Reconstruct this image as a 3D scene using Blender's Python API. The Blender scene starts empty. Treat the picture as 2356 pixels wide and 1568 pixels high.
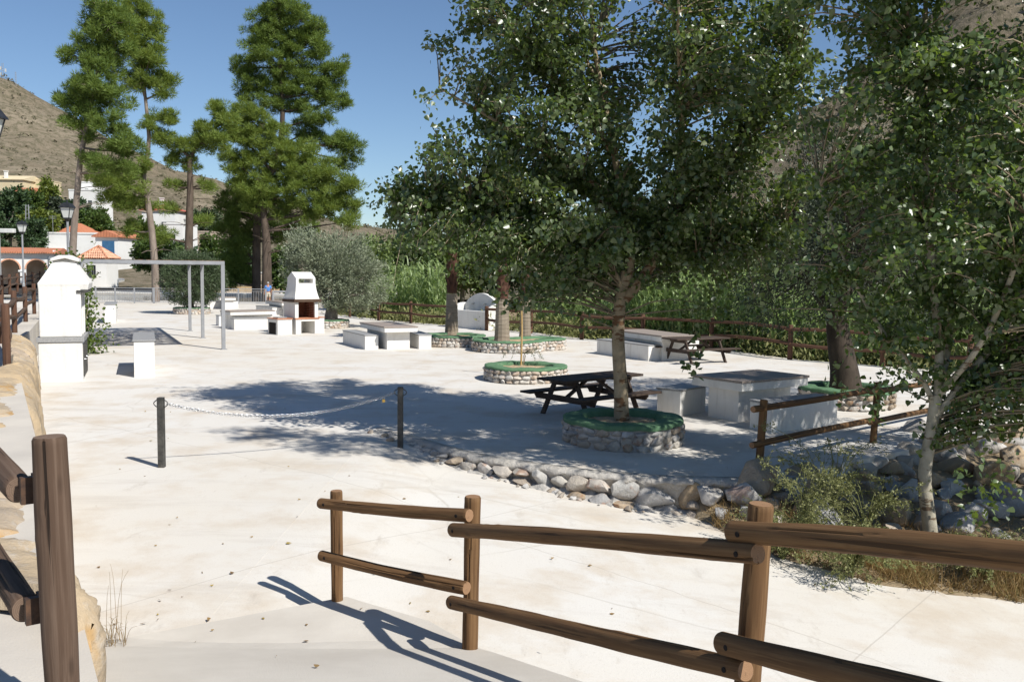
import bpy, math, random
import numpy as np
from mathutils import Vector, Matrix

rng = np.random.default_rng(11)
random.seed(11)
S = bpy.context.scene
COL = S.collection
R = math.radians

# ------------------------------------------------------------------ camera
FPX, UC, VC = 2100.0, 1178.0, 784.0
PITCH = math.atan((784 - 622) / FPX)
ROLL = 0.012
HC = 2.75
_fw = Vector((0, math.cos(PITCH), -math.sin(PITCH)))
_up = Vector((0, math.sin(PITCH), math.cos(PITCH)))
_rt = Vector((1, 0, 0))
RT = _rt * math.cos(ROLL) + _up * math.sin(ROLL)
UP = _up * math.cos(ROLL) - _rt * math.sin(ROLL)
cam_d = bpy.data.cameras.new("camera")
cam = bpy.data.objects.new("camera", cam_d)
COL.objects.link(cam)
cam.matrix_world = Matrix(((RT.x, UP.x, -_fw.x, 0), (RT.y, UP.y, -_fw.y, 0), (RT.z, UP.z, -_fw.z, HC), (0, 0, 0, 1)))
cam_d.sensor_fit = 'HORIZONTAL'
cam_d.sensor_width = 36.0
cam_d.lens = 36.0 * FPX / 2356.0
cam_d.clip_start = 0.05
cam_d.clip_end = 6000
S.camera = cam

# ------------------------------------------------------------------ sky and sun
SUN_AZ = Vector((0.75, -0.66, 0)).normalized()
SUN_EL = R(45.5)
w = bpy.data.worlds.new("World")
S.world = w
w.use_nodes = True
nt = w.node_tree
nt.nodes.clear()
wo = nt.nodes.new("ShaderNodeOutputWorld")
bg = nt.nodes.new("ShaderNodeBackground")
sk = nt.nodes.new("ShaderNodeTexSky")
sk.sky_type = 'NISHITA'
sk.sun_disc = False
sk.sun_elevation = SUN_EL
sk.sun_rotation = math.atan2(SUN_AZ.x, SUN_AZ.y)
sk.altitude = 700
sk.air_density = 1.0
sk.dust_density = 0.15
sk.ozone_density = 4.5
bg.inputs[1].default_value = 0.088
nt.links.new(sk.outputs[0], bg.inputs[0])
nt.links.new(bg.outputs[0], wo.inputs[0])
sun_d = bpy.data.lights.new("sun", 'SUN')
sun_d.energy = 5.0
sun_d.angle = R(0.55)
sun_d.color = (1.0, 0.97, 0.91)
sun = bpy.data.objects.new("sun", sun_d)
COL.objects.link(sun)
sdir = Vector((SUN_AZ.x * math.cos(SUN_EL), SUN_AZ.y * math.cos(SUN_EL), math.sin(SUN_EL)))
sun.rotation_euler = sdir.to_track_quat('Z', 'Y').to_euler()
sun.location = (20, -20, 40)
S.view_settings.view_transform = 'Standard'
S.view_settings.look = 'None'
S.view_settings.exposure = 0.27
S.view_settings.gamma = 1.0
S.view_settings.use_curve_mapping = False
S.cycles.max_bounces = 7
S.cycles.transparent_max_bounces = 8

# ------------------------------------------------------------------ pixel -> place
def ray(u, v):
    return RT * ((u - UC) / FPX) + UP * (-(v - VC) / FPX) + _fw

def at(u, v, z=0.0):
    r = ray(u, v)
    return Vector((0, 0, HC)) + r * ((z - HC) / r.z)

def atd(u, v, d):
    r = ray(u, v)
    return Vector((0, 0, HC)) + r * (d / r.y)

def hit(u, v, zf):
    z = 0.0
    for _ in range(40):
        p = at(u, v, z)
        z = 0.5 * z + 0.5 * zf(p.x, p.y)
    return at(u, v, z)

# ------------------------------------------------------------------ mesh kit
def tag(o, label=None, cat=None, group=None, kind=None):
    if label: o['label'] = label
    if cat: o['category'] = cat
    if group: o['group'] = group
    if kind: o['kind'] = kind
    return o

def empty(name, loc=(0, 0, 0), rz=0.0):
    o = bpy.data.objects.new(name, None)
    o.location = loc
    o.rotation_euler = (0, 0, rz)
    o.empty_display_size = 0.1
    COL.objects.link(o)
    return o

def wloc(o):
    v = Vector((0, 0, 0))
    while o is not None:
        v += o.location
        o = o.parent
    return v

def link(name, me, mat, parent=None, world=False):
    o = bpy.data.objects.new(name, me)
    if mat is not None and len(me.materials) == 0:
        for m_ in (mat if isinstance(mat, (list, tuple)) else [mat]):
            me.materials.append(m_)
    COL.objects.link(o)
    if parent is not None:
        o.parent = parent
        if world: o.location = -wloc(parent)
    return o

class MB:
    def __init__(s): s.v = []; s.f = []
    def add(s, vs, fs):
        b = len(s.v)
        s.v.extend([tuple(p) for p in vs])
        s.f.extend([tuple(b + i for i in f) for f in fs])
        return s
    def box(s, x0, x1, y0, y1, z0, z1, M=None):
        vs = [Vector(p) for p in ((x0,y0,z0),(x1,y0,z0),(x1,y1,z0),(x0,y1,z0),(x0,y0,z1),(x1,y0,z1),(x1,y1,z1),(x0,y1,z1))]
        if M is not None: vs = [M @ p for p in vs]
        return s.add(vs, [(0,3,2,1),(4,5,6,7),(0,1,5,4),(1,2,6,5),(2,3,7,6),(3,0,4,7)])
    def loft(s, rings, closed=True, caps=True):
        n = len(rings[0]); b = len(s.v)
        for r in rings: s.v.extend([tuple(p) for p in r])
        for k in range(len(rings) - 1):
            for i in range(n if closed else n - 1):
                j = (i + 1) % n
                s.f.append((b+k*n+i, b+k*n+j, b+(k+1)*n+j, b+(k+1)*n+i))
        if caps and closed:
            s.f.append(tuple(b + i for i in reversed(range(n))))
            s.f.append(tuple(b + (len(rings)-1)*n + i for i in range(n)))
        return s
    def prism(s, poly, z0, z1):
        return s.loft([[(x, y, z0) for x, y in poly], [(x, y, z1) for x, y in poly]])
    def tube(s, pts, rad, n=8, caps=True):
        pts = [Vector(p) for p in pts]
        if not isinstance(rad, (list, tuple)): rad = [rad] * len(pts)
        rings = []; ref = None
        for i, p in enumerate(pts):
            t = (pts[min(i+1, len(pts)-1)] - pts[max(i-1, 0)])
            if t.length < 1e-9: t = Vector((0, 0, 1))
            t.normalize()
            if ref is None:
                ref = Vector((1, 0, 0)) if abs(t.x) < 0.9 else Vector((0, 1, 0))
            a = (ref - t * ref.dot(t)).normalized(); ref = a
            b = t.cross(a)
            rings.append([p + (a * math.cos(2*math.pi*k/n) + b * math.sin(2*math.pi*k/n)) * rad[i] for k in range(n)])
        return s.loft(rings, True, caps)
    def mesh(s, name, smooth=False):
        me = bpy.data.meshes.new(name)
        me.from_pydata(s.v, [], s.f)
        if smooth: me.polygons.foreach_set('use_smooth', [True] * len(me.polygons))
        me.update()
        return me
    def build(s, name, mat, parent=None, world=False, smooth=False, bevel=0.0, seg=2, auto=False):
        o = link(name, s.mesh(name, smooth), mat, parent, world)
        if bevel:
            m = o.modifiers.new("bevel", 'BEVEL'); m.width = bevel; m.segments = seg; m.limit_method = 'ANGLE'; m.angle_limit = R(35)
        if auto:
            o.data.set_sharp_from_angle(angle=R(35))
        return o

def np_mesh(name, V, F, smooth=False):
    V = np.ascontiguousarray(V, dtype=np.float32).reshape(-1, 3)
    F = np.ascontiguousarray(F, dtype=np.int32)
    n, k = F.shape
    me = bpy.data.meshes.new(name)
    me.vertices.add(len(V)); me.vertices.foreach_set('co', V.ravel())
    me.loops.add(n * k); me.loops.foreach_set('vertex_index', F.ravel())
    me.polygons.add(n)
    me.polygons.foreach_set('loop_start', np.arange(0, n * k, k, dtype=np.int32))
    if smooth: me.polygons.foreach_set('use_smooth', np.ones(n, dtype=bool))
    me.update(calc_edges=True)
    return me

def grid_mesh(name, xs, ys, zf, smooth=True):
    X, Y = np.meshgrid(xs, ys)
    Z = zf(X, Y)
    V = np.stack([X, Y, Z], -1).reshape(-1, 3)
    nx, ny = len(xs), len(ys)
    i = np.arange(nx - 1)[None, :] + nx * np.arange(ny - 1)[:, None]
    i = i.ravel()
    F = np.stack([i, i + 1, i + nx + 1, i + nx], -1)
    return np_mesh(name, V, F, smooth)

def fbm(X, Y, scale, oct=4, seed=0):
    out = np.zeros_like(np.asarray(X, dtype=float)); amp = 1.0; fr = 1.0 / scale
    r = np.random.default_rng(1000 + seed)
    for o in range(oct):
        for k in range(5):
            a = r.uniform(0, 2 * np.pi); ph = r.uniform(0, 6.28); q = r.uniform(.7, 1.4)
            out = out + amp * 0.35 * np.sin((X * np.cos(a) + Y * np.sin(a)) * fr * 6.28 * q + ph + 1.3 * np.sin((X * np.sin(a) - Y * np.cos(a)) * fr * 3.7 + ph * 2))
        amp *= 0.52; fr *= 2.03
    return out

# ------------------------------------------------------------------ materials
def srgb(r, g, b):
    f = lambda c: (c / 255 / 12.92) if c / 255 <= 0.04045 else ((c / 255 + 0.055) / 1.055) ** 2.4
    return (f(r), f(g), f(b), 1)

class NT:
    def __init__(s, name):
        s.m = bpy.data.materials.new(name); s.m.use_nodes = True
        s.t = s.m.node_tree; s.n = s.t.nodes; s.b = s.n['Principled BSDF']
    def new(s, typ, **kw):
        n = s.n.new('ShaderNode' + typ)
        for k, v in kw.items(): setattr(n, k, v)
        return n
    def l(s, a, b): s.t.links.new(a, b)
    def coord(s, kind='Object', scale=(1, 1, 1)):
        tc = s.new('TexCoord'); mp = s.new('Mapping')
        mp.inputs['Scale'].default_value = scale
        s.l(tc.outputs[kind], mp.inputs[0])
        return mp.outputs[0]
    def world(s, scale=(1, 1, 1)):
        g = s.new('NewGeometry'); mp = s.new('Mapping')
        mp.inputs['Scale'].default_value = scale
        s.l(g.outputs['Position'], mp.inputs[0])
        return mp.outputs[0]
    def noise(s, vec, scale, detail=4, rough=0.55):
        n = s.new('TexNoise')
        n.inputs['Scale'].default_value = scale; n.inputs['Detail'].default_value = detail; n.inputs['Roughness'].default_value = rough
        if vec is not None: s.l(vec, n.inputs['Vector'])
        return n.outputs[0]
    def ramp(s, fac, stops):
        r = s.new('ValToRGB'); e = r.color_ramp.elements
        while len(e) < len(stops): e.new(0.5)
        for i, (p, c) in enumerate(stops):
            e[i].position = p; e[i].color = c if len(c) == 4 else (*c, 1)
        s.l(fac, r.inputs[0])
        return r.outputs[0]
    def mix(s, fac, a, b, mode='MIX'):
        m = s.new('Mix'); m.data_type = 'RGBA'; m.blend_type = mode
        if isinstance(fac, (int, float)): m.inputs[0].default_value = fac
        else: s.l(fac, m.inputs[0])
        for i, x in ((6, a), (7, b)):
            if isinstance(x, (tuple, list)): m.inputs[i].default_value = x if len(x) == 4 else (*x, 1)
            else: s.l(x, m.inputs[i])
        return m.outputs[2]
    def math(s, op, a, b=None):
        m = s.new('Math'); m.operation = op
        for i, x in ((0, a), (1, b)):
            if x is None: continue
            if isinstance(x, (int, float)): m.inputs[i].default_value = x
            else: s.l(x, m.inputs[i])
        return m.outputs[0]
    def bump(s, h, strength=0.3, dist=0.02):
        b = s.new('Bump'); b.inputs['Strength'].default_value = strength; b.inputs['Distance'].default_value = dist
        s.l(h, b.inputs['Height']); s.l(b.outputs[0], s.b.inputs['Normal'])
    def col(s, c):
        if isinstance(c, (tuple, list)): s.b.inputs['Base Color'].default_value = c if len(c) == 4 else (*c, 1)
        else: s.l(c, s.b.inputs['Base Color'])
    def rough(s, r):
        if isinstance(r, (int, float)): s.b.inputs['Roughness'].default_value = r
        else: s.l(r, s.b.inputs['Roughness'])
    def spec(s, x): s.b.inputs['Specular IOR Level'].default_value = x

def g3(x): return (x, x, x)
BLK, WHT = (0, 0, 0), (1, 1, 1)

def m_two(name, c1, c2, scale=3.0, rough=0.85, bump=0.15, bscale=40.0, dist=0.01, spec=0.3, kind='Object', stretch=(1, 1, 1), rand=0.0):
    t = NT(name)
    v = t.coord(kind, stretch) if kind != 'World' else t.world(stretch)
    n = t.noise(v, scale, 6, 0.6)
    c = t.mix(t.ramp(n, [(0.35, BLK), (0.65, WHT)]), c1, c2)
    if rand:
        oi = t.new('ObjectInfo')
        k = t.math('ADD', t.math('MULTIPLY', oi.outputs['Random'], rand), 1 - rand / 2)
        c = t.mix(1.0, c, k, 'MULTIPLY')
    t.col(c); t.rough(rough); t.spec(spec)
    if bump: t.bump(t.noise(v, bscale, 5, 0.65), bump, dist)
    return t.m

def m_leaf(name, cols, rough=0.4, spec=0.5, trans=0.25, tcol=(0.12, 0.2, 0.02)):
    t = NT(name)
    g = t.new('NewGeometry')
    st = [(i / max(1, len(cols) - 1), c) for i, c in enumerate(cols)]
    c = t.ramp(g.outputs['Random Per Island'], st)
    t.col(c); t.rough(rough); t.spec(spec)
    if trans:
        tr = t.new('BsdfTranslucent'); tr.inputs[0].default_value = (*tcol, 1)
        mx = t.new('MixShader'); mx.inputs[0].default_value = trans
        out = t.n['Material Output']
        t.l(t.b.outputs[0], mx.inputs[1]); t.l(tr.outputs[0], mx.inputs[2]); t.l(mx.outputs[0], out.inputs[0])
    return t.m

M = {}
# pale poured concrete
t = NT('pale_concrete')
p = t.world()
n1 = t.noise(p, 0.16, 5, 0.6); n2 = t.noise(p, 0.9, 6, 0.65); n3 = t.noise(p, 60, 4, 0.7)
st = t.world((0.25, 1.6, 1)); n4 = t.noise(st, 1.1, 6, 0.7)
c = t.mix(t.ramp(n1, [(0.38, BLK), (0.62, WHT)]), (0.62, 0.575, 0.505), (0.635, 0.61, 0.57))
c = t.mix(t.ramp(n2, [(0.48, BLK), (0.68, g3(.85))]), c, (0.535, 0.46, 0.37))
c = t.mix(t.ramp(n4, [(0.54, BLK), (0.74, g3(.65))]), c, (0.47, 0.42, 0.36))
c = t.mix(t.ramp(n3, [(0.57, BLK), (0.70, g3(.5))]), c, (0.38, 0.34, 0.29))
c = t.mix(t.ramp(t.noise(p, .55, 5, .6), [(0.64, BLK), (0.72, g3(.5))]), c, (0.46, 0.43, 0.39))
vor = t.new('TexVoronoi'); vor.feature = 'DISTANCE_TO_EDGE'; vor.inputs['Scale'].default_value = 0.33
wp = t.mix(0.25, p, t.noise(p, 0.7, 4), 'ADD')
t.l(wp, vor.inputs['Vector'])
crk = t.ramp(vor.outputs['Distance'], [(0.0, g3(.5)), (0.006, BLK)])
c = t.mix(t.math('MULTIPLY', crk, t.ramp(n1, [(0.45, BLK), (0.6, WHT)])), c, (0.4, 0.36, 0.3))
mpj = t.new('Mapping'); mpj.inputs['Rotation'].default_value = (0, 0, R(38)); t.l(wp, mpj.inputs[0])
sj = t.new('SeparateXYZ'); t.l(mpj.outputs[0], sj.inputs[0])
for ax_, wd_ in ((0, 4.6), (1, 5.4)):
    fr = t.math('FRACT', t.math('MULTIPLY', sj.outputs[ax_], 1 / wd_))
    jl = t.math('LESS_THAN', t.math('ABSOLUTE', t.math('SUBTRACT', fr, .5)), .0016)
    c = t.mix(t.math('MULTIPLY', jl, .42), c, (0.36, 0.32, 0.27))
ss_ = t.noise(t.world((1.2, .35, 1)), 2.6, 6, .75)
c = t.mix(t.ramp(ss_, [(0.59, BLK), (0.70, g3(.5))]), c, (0.44, 0.39, 0.33))
t.col(c); t.rough(0.92); t.spec(0.15)
t.bump(t.math('ADD', t.noise(p, 45, 6, 0.75), t.math('MULTIPLY', n2, 2.0)), 0.35, 0.012)
M['concrete'] = t.m
M['ramp'] = m_two('ramp_concrete', (0.49, 0.45, 0.395), (0.575, 0.535, 0.475), 1.2, 0.93, 0.4, 70, 0.008, 0.15, 'World')
M['walk'] = m_two('walkway_concrete', (0.46, 0.42, 0.37), (0.58, 0.53, 0.46), 0.8, 0.92, 0.35, 60, 0.008, 0.15, 'World')
# whitewash with faint grime
t = NT('whitewash')
p = t.world(); n1 = t.noise(p, 2.2, 6, 0.65); n2 = t.noise(t.world((6, 6, .7)), 1.0, 5, 0.6)
c = t.mix(t.ramp(n1, [(0.45, BLK), (0.75, g3(.6))]), (0.72, 0.70, 0.66), (0.63, 0.595, 0.54))
c = t.mix(t.ramp(n2, [(0.54, BLK), (0.76, g3(.55))]), c, (0.47, 0.44, 0.39))
c = t.mix(t.ramp(t.noise(p, 11, 5, .7), [(0.66, BLK), (0.74, g3(.5))]), c, (0.42, 0.38, 0.33))
sx = t.new('SeparateXYZ'); t.l(p, sx.inputs[0])
t.col(c); t.rough(0.9); t.spec(0.2)
t.bump(t.math('ADD', t.noise(p, 22, 6, 0.7), t.noise(p, 3, 3)), 0.35, 0.02)
M['white'] = t.m
M['granite'] = m_two('grey_granite', (0.22, 0.22, 0.22), (0.36, 0.355, 0.345), 45, 0.55, 0.1, 90, 0.003, 0.4, 'World')
M['granite_brown'] = m_two('brown_granite', (0.23, 0.185, 0.155), (0.36, 0.30, 0.255), 40, 0.6, 0.1, 90, 0.003, 0.35, 'World')
M['terracotta'] = m_two('terracotta_tile', (0.42, 0.17, 0.09), (0.52, 0.25, 0.15), 8, 0.8, 0.2, 40, 0.01, 0.3, 'World')
M['rooftile'] = m_two('roof_tile', (0.52, 0.25, 0.15), (0.64, 0.38, 0.26), 6, 0.85, 0.2, 30, 0.02, 0.2, 'Object', rand=.35)
t = NT('far_roof'); p = t.coord('Object')
wv = t.new('TexWave'); wv.inputs['Scale'].default_value = 1.6; wv.inputs['Distortion'].default_value = 0.4; t.l(p, wv.inputs[0])
c = t.mix(t.noise(p, 3, 4), (0.42, 0.13, 0.06), (0.56, 0.24, 0.13)); t.col(c); t.rough(.9); t.bump(wv.outputs[1], .6, .08)
M['farroof'] = t.m
t = NT('red_roof'); p = t.coord('Object'); t.col(t.mix(t.noise(p, 3, 4), (0.42, 0.08, 0.05), (0.50, 0.14, 0.09))); t.rough(.9); M['redroof'] = t.m

def m_wood(name, dark, mid, light, end, rough=0.75, crack=0.6):
    """round timber: grain runs along local z, dark drying cracks, knots, ringed end grain"""
    t = NT(name)
    oi = t.new('ObjectInfo')
    tc = t.new('TexCoord')
    off = t.new('Mapping'); t.l(tc.outputs['Object'], off.inputs[0])
    cv = t.new('CombineXYZ'); t.l(t.math('MULTIPLY', oi.outputs['Random'], 37.0), cv.inputs[2]); t.l(cv.outputs[0], off.inputs['Location'])
    def sc(s):
        mp = t.new('Mapping'); mp.inputs['Scale'].default_value = s; t.l(off.outputs[0], mp.inputs[0]); return mp.outputs[0]
    g = t.noise(sc((60, 60, 1.6)), 1.0, 6, 0.65)
    b = t.noise(sc((9, 9, 0.8)), 1.0, 5, 0.6)
    kn = t.new('TexVoronoi'); kn.inputs['Scale'].default_value = 1.0; t.l(sc((11, 11, 3.2)), kn.inputs['Vector'])
    cr = t.noise(sc((26, 26, 0.55)), 1.0, 4, 0.5)
    c = t.mix(t.ramp(b, [(0.3, BLK), (0.7, WHT)]), dark, mid)
    c = t.mix(t.ramp(g, [(0.45, BLK), (0.75, g3(.75))]), c, light)
    kf = t.ramp(kn.outputs['Distance'], [(0.05, WHT), (0.17, BLK)])
    c = t.mix(t.math('MULTIPLY', kf, 0.55), c, tuple(x * .55 for x in dark))
    ck = t.ramp(cr, [(0.615, BLK), (0.65, g3(crack))])
    c = t.mix(ck, c, tuple(x * .22 for x in dark))
    # end grain
    sx = t.new('SeparateXYZ'); t.l(tc.outputs['Normal'], sx.inputs[0])
    ef = t.math('GREATER_THAN', t.math('ABSOLUTE', sx.outputs[2]), 0.8)
    so = t.new('SeparateXYZ'); t.l(tc.outputs['Object'], so.inputs[0])
    rr = t.math('SQRT', t.math('ADD', t.math('MULTIPLY', so.outputs[0], so.outputs[0]), t.math('MULTIPLY', so.outputs[1], so.outputs[1])))
    rings = t.math('SINE', t.math('ADD', t.math('MULTIPLY', rr, 900), t.math('MULTIPLY', b, 9)))
    ec = t.mix(t.ramp(rings, [(0.0, BLK), (1.0, WHT)]), tuple(x * .75 for x in end), end)
    ec = t.mix(t.ramp(t.noise(sc((30, 30, 0)), 1.0, 4), [(0.6, BLK), (0.68, g3(.8))]), ec, tuple(x * .35 for x in end))
    t.col(t.mix(ef, c, ec)); t.rough(rough); t.spec(0.25)
    h = t.math('SUBTRACT', t.math('ADD', t.math('MULTIPLY', g, .5), b), t.math('MULTIPLY', ck, 1.6))
    t.bump(h, 0.55, 0.008)
    return t.m
M['log'] = m_wood('brown_round_timber', (0.085, 0.043, 0.018), (0.165, 0.089, 0.038), (0.255, 0.150, 0.068), (0.32, 0.185, 0.10))
M['oldlog'] = m_wood('weathered_round_timber', (0.062, 0.038, 0.025), (0.115, 0.072, 0.048), (0.175, 0.122, 0.088), (0.20, 0.135, 0.095), 0.85, .9)
M['farlog'] = m_wood('red_brown_round_timber', (0.075, 0.036, 0.022), (0.12, 0.06, 0.036), (0.155, 0.088, 0.055), (0.2, 0.1, 0.06))
def m_plank(name, a, b_, c_):
    t = NT(name)
    oi = t.new('ObjectInfo'); tc = t.new('TexCoord')
    mp = t.new('Mapping'); mp.inputs['Scale'].default_value = (1.6, 40, 40); t.l(tc.outputs['Object'], mp.inputs[0])
    cv = t.new('CombineXYZ'); t.l(t.math('MULTIPLY', oi.outputs['Random'], 50), cv.inputs[0]); t.l(cv.outputs[0], mp.inputs['Location'])
    g = t.noise(mp.outputs[0], 1, 6, .65)
    c = t.mix(t.ramp(g, [(.35, BLK), (.7, WHT)]), a, b_)
    c = t.mix(t.ramp(t.noise(tc.outputs['Object'], 3, 5), [(.5, BLK), (.75, g3(.6))]), c, c_)
    t.col(c); t.rough(.8); t.spec(.25); t.bump(g, .4, .006)
    return t.m
M['plank'] = m_plank('dark_stained_plank', (0.045, 0.031, 0.023), (0.085, 0.06, 0.046), (0.12, 0.095, 0.078))
M['steel_grey'] = m_two('grey_painted_steel', (0.23, 0.235, 0.245), (0.28, 0.285, 0.295), 4, 0.5, 0.05, 60, 0.003, 0.4)
M['iron'] = m_two('dark_worn_iron', (0.030, 0.030, 0.028), (0.085, 0.08, 0.07), 14, 0.6, 0.2, 60, 0.003, 0.4)
M['black'] = m_two('black_metal', (0.015, 0.016, 0.018), (0.03, 0.031, 0.033), 10, 0.45, 0.05, 60, 0.003, 0.4)
t = NT('galvanised'); t.col((0.62, 0.62, 0.62)); t.b.inputs['Metallic'].default_value = 1; t.rough(0.25); M['chain'] = t.m
t = NT('brass'); t.col((0.62, 0.42, 0.12)); t.b.inputs['Metallic'].default_value = 1; t.rough(0.3); M['brass'] = t.m
t = NT('hole_shade'); t.col((0.012, 0.008, 0.006)); t.rough(1); M['hole'] = t.m  # near-black colour painting the shade inside bolt holes and the open niche
M['bracket'] = m_two('rusty_bracket', (0.05, 0.03, 0.022), (0.11, 0.06, 0.035), 20, 0.6, 0.1)
# stones
def m_stone(name, cols, sat_noise=0.5, big=6.0, rust=(0.30, 0.12, 0.05), rustamt=.5):
    t = NT(name)
    oi = t.new('ObjectInfo')
    st = [(i / (len(cols) - 1), c) for i, c in enumerate(cols)]
    base = t.ramp(oi.outputs['Random'], st)
    cv = t.new('CombineXYZ'); t.l(t.math('MULTIPLY', oi.outputs['Random'], 91), cv.inputs[0])
    p = t.mix(1.0, t.world(), cv.outputs[0], 'ADD')
    n1 = t.noise(p, big, 6, 0.65); n2 = t.noise(p, big * 4, 6, 0.7); n3 = t.noise(p, big * .6, 5, .6)
    c = t.mix(t.ramp(n1, [(0.42, BLK), (0.62, g3(.75))]), base, t.mix(0.55, base, (0.16, 0.15, 0.14)))
    c = t.mix(t.math('MULTIPLY', t.ramp(n3, [(0.58, BLK), (0.64, WHT)]), rustamt), c, rust)
    c = t.mix(t.ramp(n2, [(0.55, BLK), (0.8, g3(.5))]), c, (0.62, 0.60, 0.56))
    t.col(c); t.rough(0.9); t.spec(0.2)
    t.bump(t.math('ADD', n2, n1), 0.7, 0.03)
    return t.m
M['stone'] = m_stone('field_stone', [(0.52, 0.50, 0.46), (0.36, 0.35, 0.34), (0.56, 0.54, 0.51), (0.44, 0.33, 0.22), (0.50, 0.47, 0.42), (0.34, 0.25, 0.16), (0.6, 0.58, 0.55)], big=7)
M['whitestone'] = m_stone('pale_stone', [(0.62, 0.58, 0.52), (0.56, 0.53, 0.49), (0.66, 0.63, 0.58), (0.50, 0.40, 0.30), (0.62, 0.58, 0.52), (0.58, 0.45, 0.34), (0.65, 0.62, 0.57)], big=9, rustamt=.35, rust=(.42, .22, .12))
M['yellowrock'] = m_stone('ochre_rock', [(0.43, 0.31, 0.175), (0.47, 0.37, 0.25), (0.45, 0.35, 0.25)], big=1.8, rust=(0.40, 0.23, 0.075), rustamt=.85)
M['boulder'] = m_stone('bank_boulder', [(0.50, 0.48, 0.45), (0.38, 0.37, 0.36), (0.40, 0.29, 0.17), (0.52, 0.50, 0.47), (0.36, 0.25, 0.13)], big=3.5)
M['mortar'] = m_two('mortar', (0.34, 0.32, 0.29), (0.46, 0.435, 0.40), 9, .95, .6, 30, .03, .1, 'World')
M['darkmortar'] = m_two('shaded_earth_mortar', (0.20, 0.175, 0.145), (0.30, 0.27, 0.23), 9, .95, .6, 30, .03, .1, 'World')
t = NT('green_paint'); p = t.world(); n_ = t.noise(p, 5, 6, .65)
c = t.mix(t.ramp(n_, [(.35, BLK), (.65, WHT)]), (0.080, 0.165, 0.085), (0.130, 0.225, 0.128))
c = t.mix(t.ramp(t.noise(p, 14, 6, .7), [(.62, BLK), (.68, g3(.75))]), c, (0.33, 0.31, 0.26))
t.col(c); t.rough(.85); t.spec(.2); t.bump(t.noise(p, 16, 5, .7), .5, .03); M['green'] = t.m
M['soil'] = m_two('dry_soil', (0.42, 0.30, 0.18), (0.56, 0.44, 0.29), 9, .95, .9, 26, .05, .1, 'World')
M['earth'] = m_two('dry_earth', (0.21, 0.155, 0.095), (0.30, 0.235, 0.15), 1.3, .95, .6, 9, .06, .1, 'World')
M['brick'] = m_two('sooty_brick', (0.13, 0.055, 0.035), (0.21, 0.10, 0.065), 5, .9, .4, 25, .02, .1, 'World')
M['beam'] = m_plank('dark_beam', (0.05, 0.03, 0.02), (0.11, 0.07, 0.045), (0.15, 0.11, 0.08))
# bark
def m_bark(name, a, b_, sc, scar=0.0, scarc=(.06, .03, .02), z=1.0, bump=.6):
    t = NT(name); p = t.world((1, 1, z))
    n = t.noise(p, sc, 6, .65)
    c = t.mix(t.ramp(n, [(.35, BLK), (.65, WHT)]), a, b_)
    if scar:
        s_ = t.noise(t.world((2.2, 2.2, 7)), 1.6, 4, .6)
        c = t.mix(t.ramp(s_, [(.565, BLK), (.60, g3(scar))]), c, scarc)
    t.col(c); t.rough(.9); t.spec(.2); t.bump(n, bump, .03)
    return t.m
M['bark_poplar'] = m_bark('poplar_bark', (0.245, 0.190, 0.120), (0.345, 0.280, 0.19), 5, .85, (.11, .05, .022))
M['bark_young'] = m_bark('pale_poplar_bark', (0.28, 0.25, 0.185), (0.41, 0.375, 0.30), 5, .85, (.10, .06, .035))
M['bark_pine'] = m_bark('pine_bark', (0.16, 0.125, 0.10), (0.27, 0.22, 0.18), 3, 0, z=.35)
M['bark_pine_dark'] = m_bark('dark_pine_bark', (0.065, 0.048, 0.036), (0.13, 0.098, 0.075), 3, 0, z=.35)
M['bark_olive'] = m_bark('olive_bark', (0.15, 0.13, 0.105), (0.26, 0.225, 0.185), 6, 0, z=.5)
M['bark_dark'] = m_bark('dark_bark', (0.035, 0.028, 0.022), (0.075, 0.058, 0.045), 6, 0, z=.4)
M['bark_palm'] = m_bark('palm_trunk', (0.19, 0.155, 0.115), (0.30, 0.25, 0.19), 2, 0, z=12)
M['palm_fibre'] = m_bark('palm_fibre', (0.055, 0.028, 0.019), (0.115, 0.058, 0.038), 8, 0, z=.4)
# leaves
M['poplar'] = m_leaf('poplar_leaf', [(0.026, 0.050, 0.013), (0.052, 0.086, 0.023), (0.165, 0.205, 0.095), (0.036, 0.066, 0.017), (0.105, 0.142, 0.045)], .36, .75, .24, (.25, .36, .04))
M['poplar2'] = m_leaf('young_poplar_leaf', [(0.028, 0.056, 0.015), (0.052, 0.092, 0.024), (0.160, 0.205, 0.095), (0.040, 0.078, 0.020), (0.105, 0.152, 0.045)], .36, .75, .26, (.26, .38, .04))
M['pine'] = m_leaf('pine_needle', [(0.10, 0.165, 0.032), (0.19, 0.265, 0.055), (0.27, 0.33, 0.09), (0.145, 0.215, 0.042)], .6, .2, .40, (.26, .31, .04))
M['pine_dark'] = m_leaf('dark_pine_needle', [(0.08, 0.135, 0.030), (0.15, 0.22, 0.05), (0.215, 0.285, 0.075), (0.11, 0.175, 0.038)], .6, .2, .36, (.2, .26, .03))
M['olive'] = m_leaf('olive_leaf', [(0.14, 0.165, 0.095), (0.21, 0.24, 0.15), (0.30, 0.325, 0.225), (0.16, 0.19, 0.11)], .5, .4, .12, (.14, .18, .07))
M['bush'] = m_leaf('shrub_leaf', [(0.045, 0.07, 0.032), (0.075, 0.105, 0.048), (0.10, 0.135, 0.065), (0.055, 0.085, 0.035)], .5, .4, .12, (.1, .14, .04))
M['dark_tree'] = m_leaf('dark_tree_leaf', [(0.022, 0.034, 0.018), (0.036, 0.052, 0.026), (0.055, 0.07, 0.038), (0.026, 0.04, 0.02)], .5, .4, .1, (.06, .09, .02))
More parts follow.
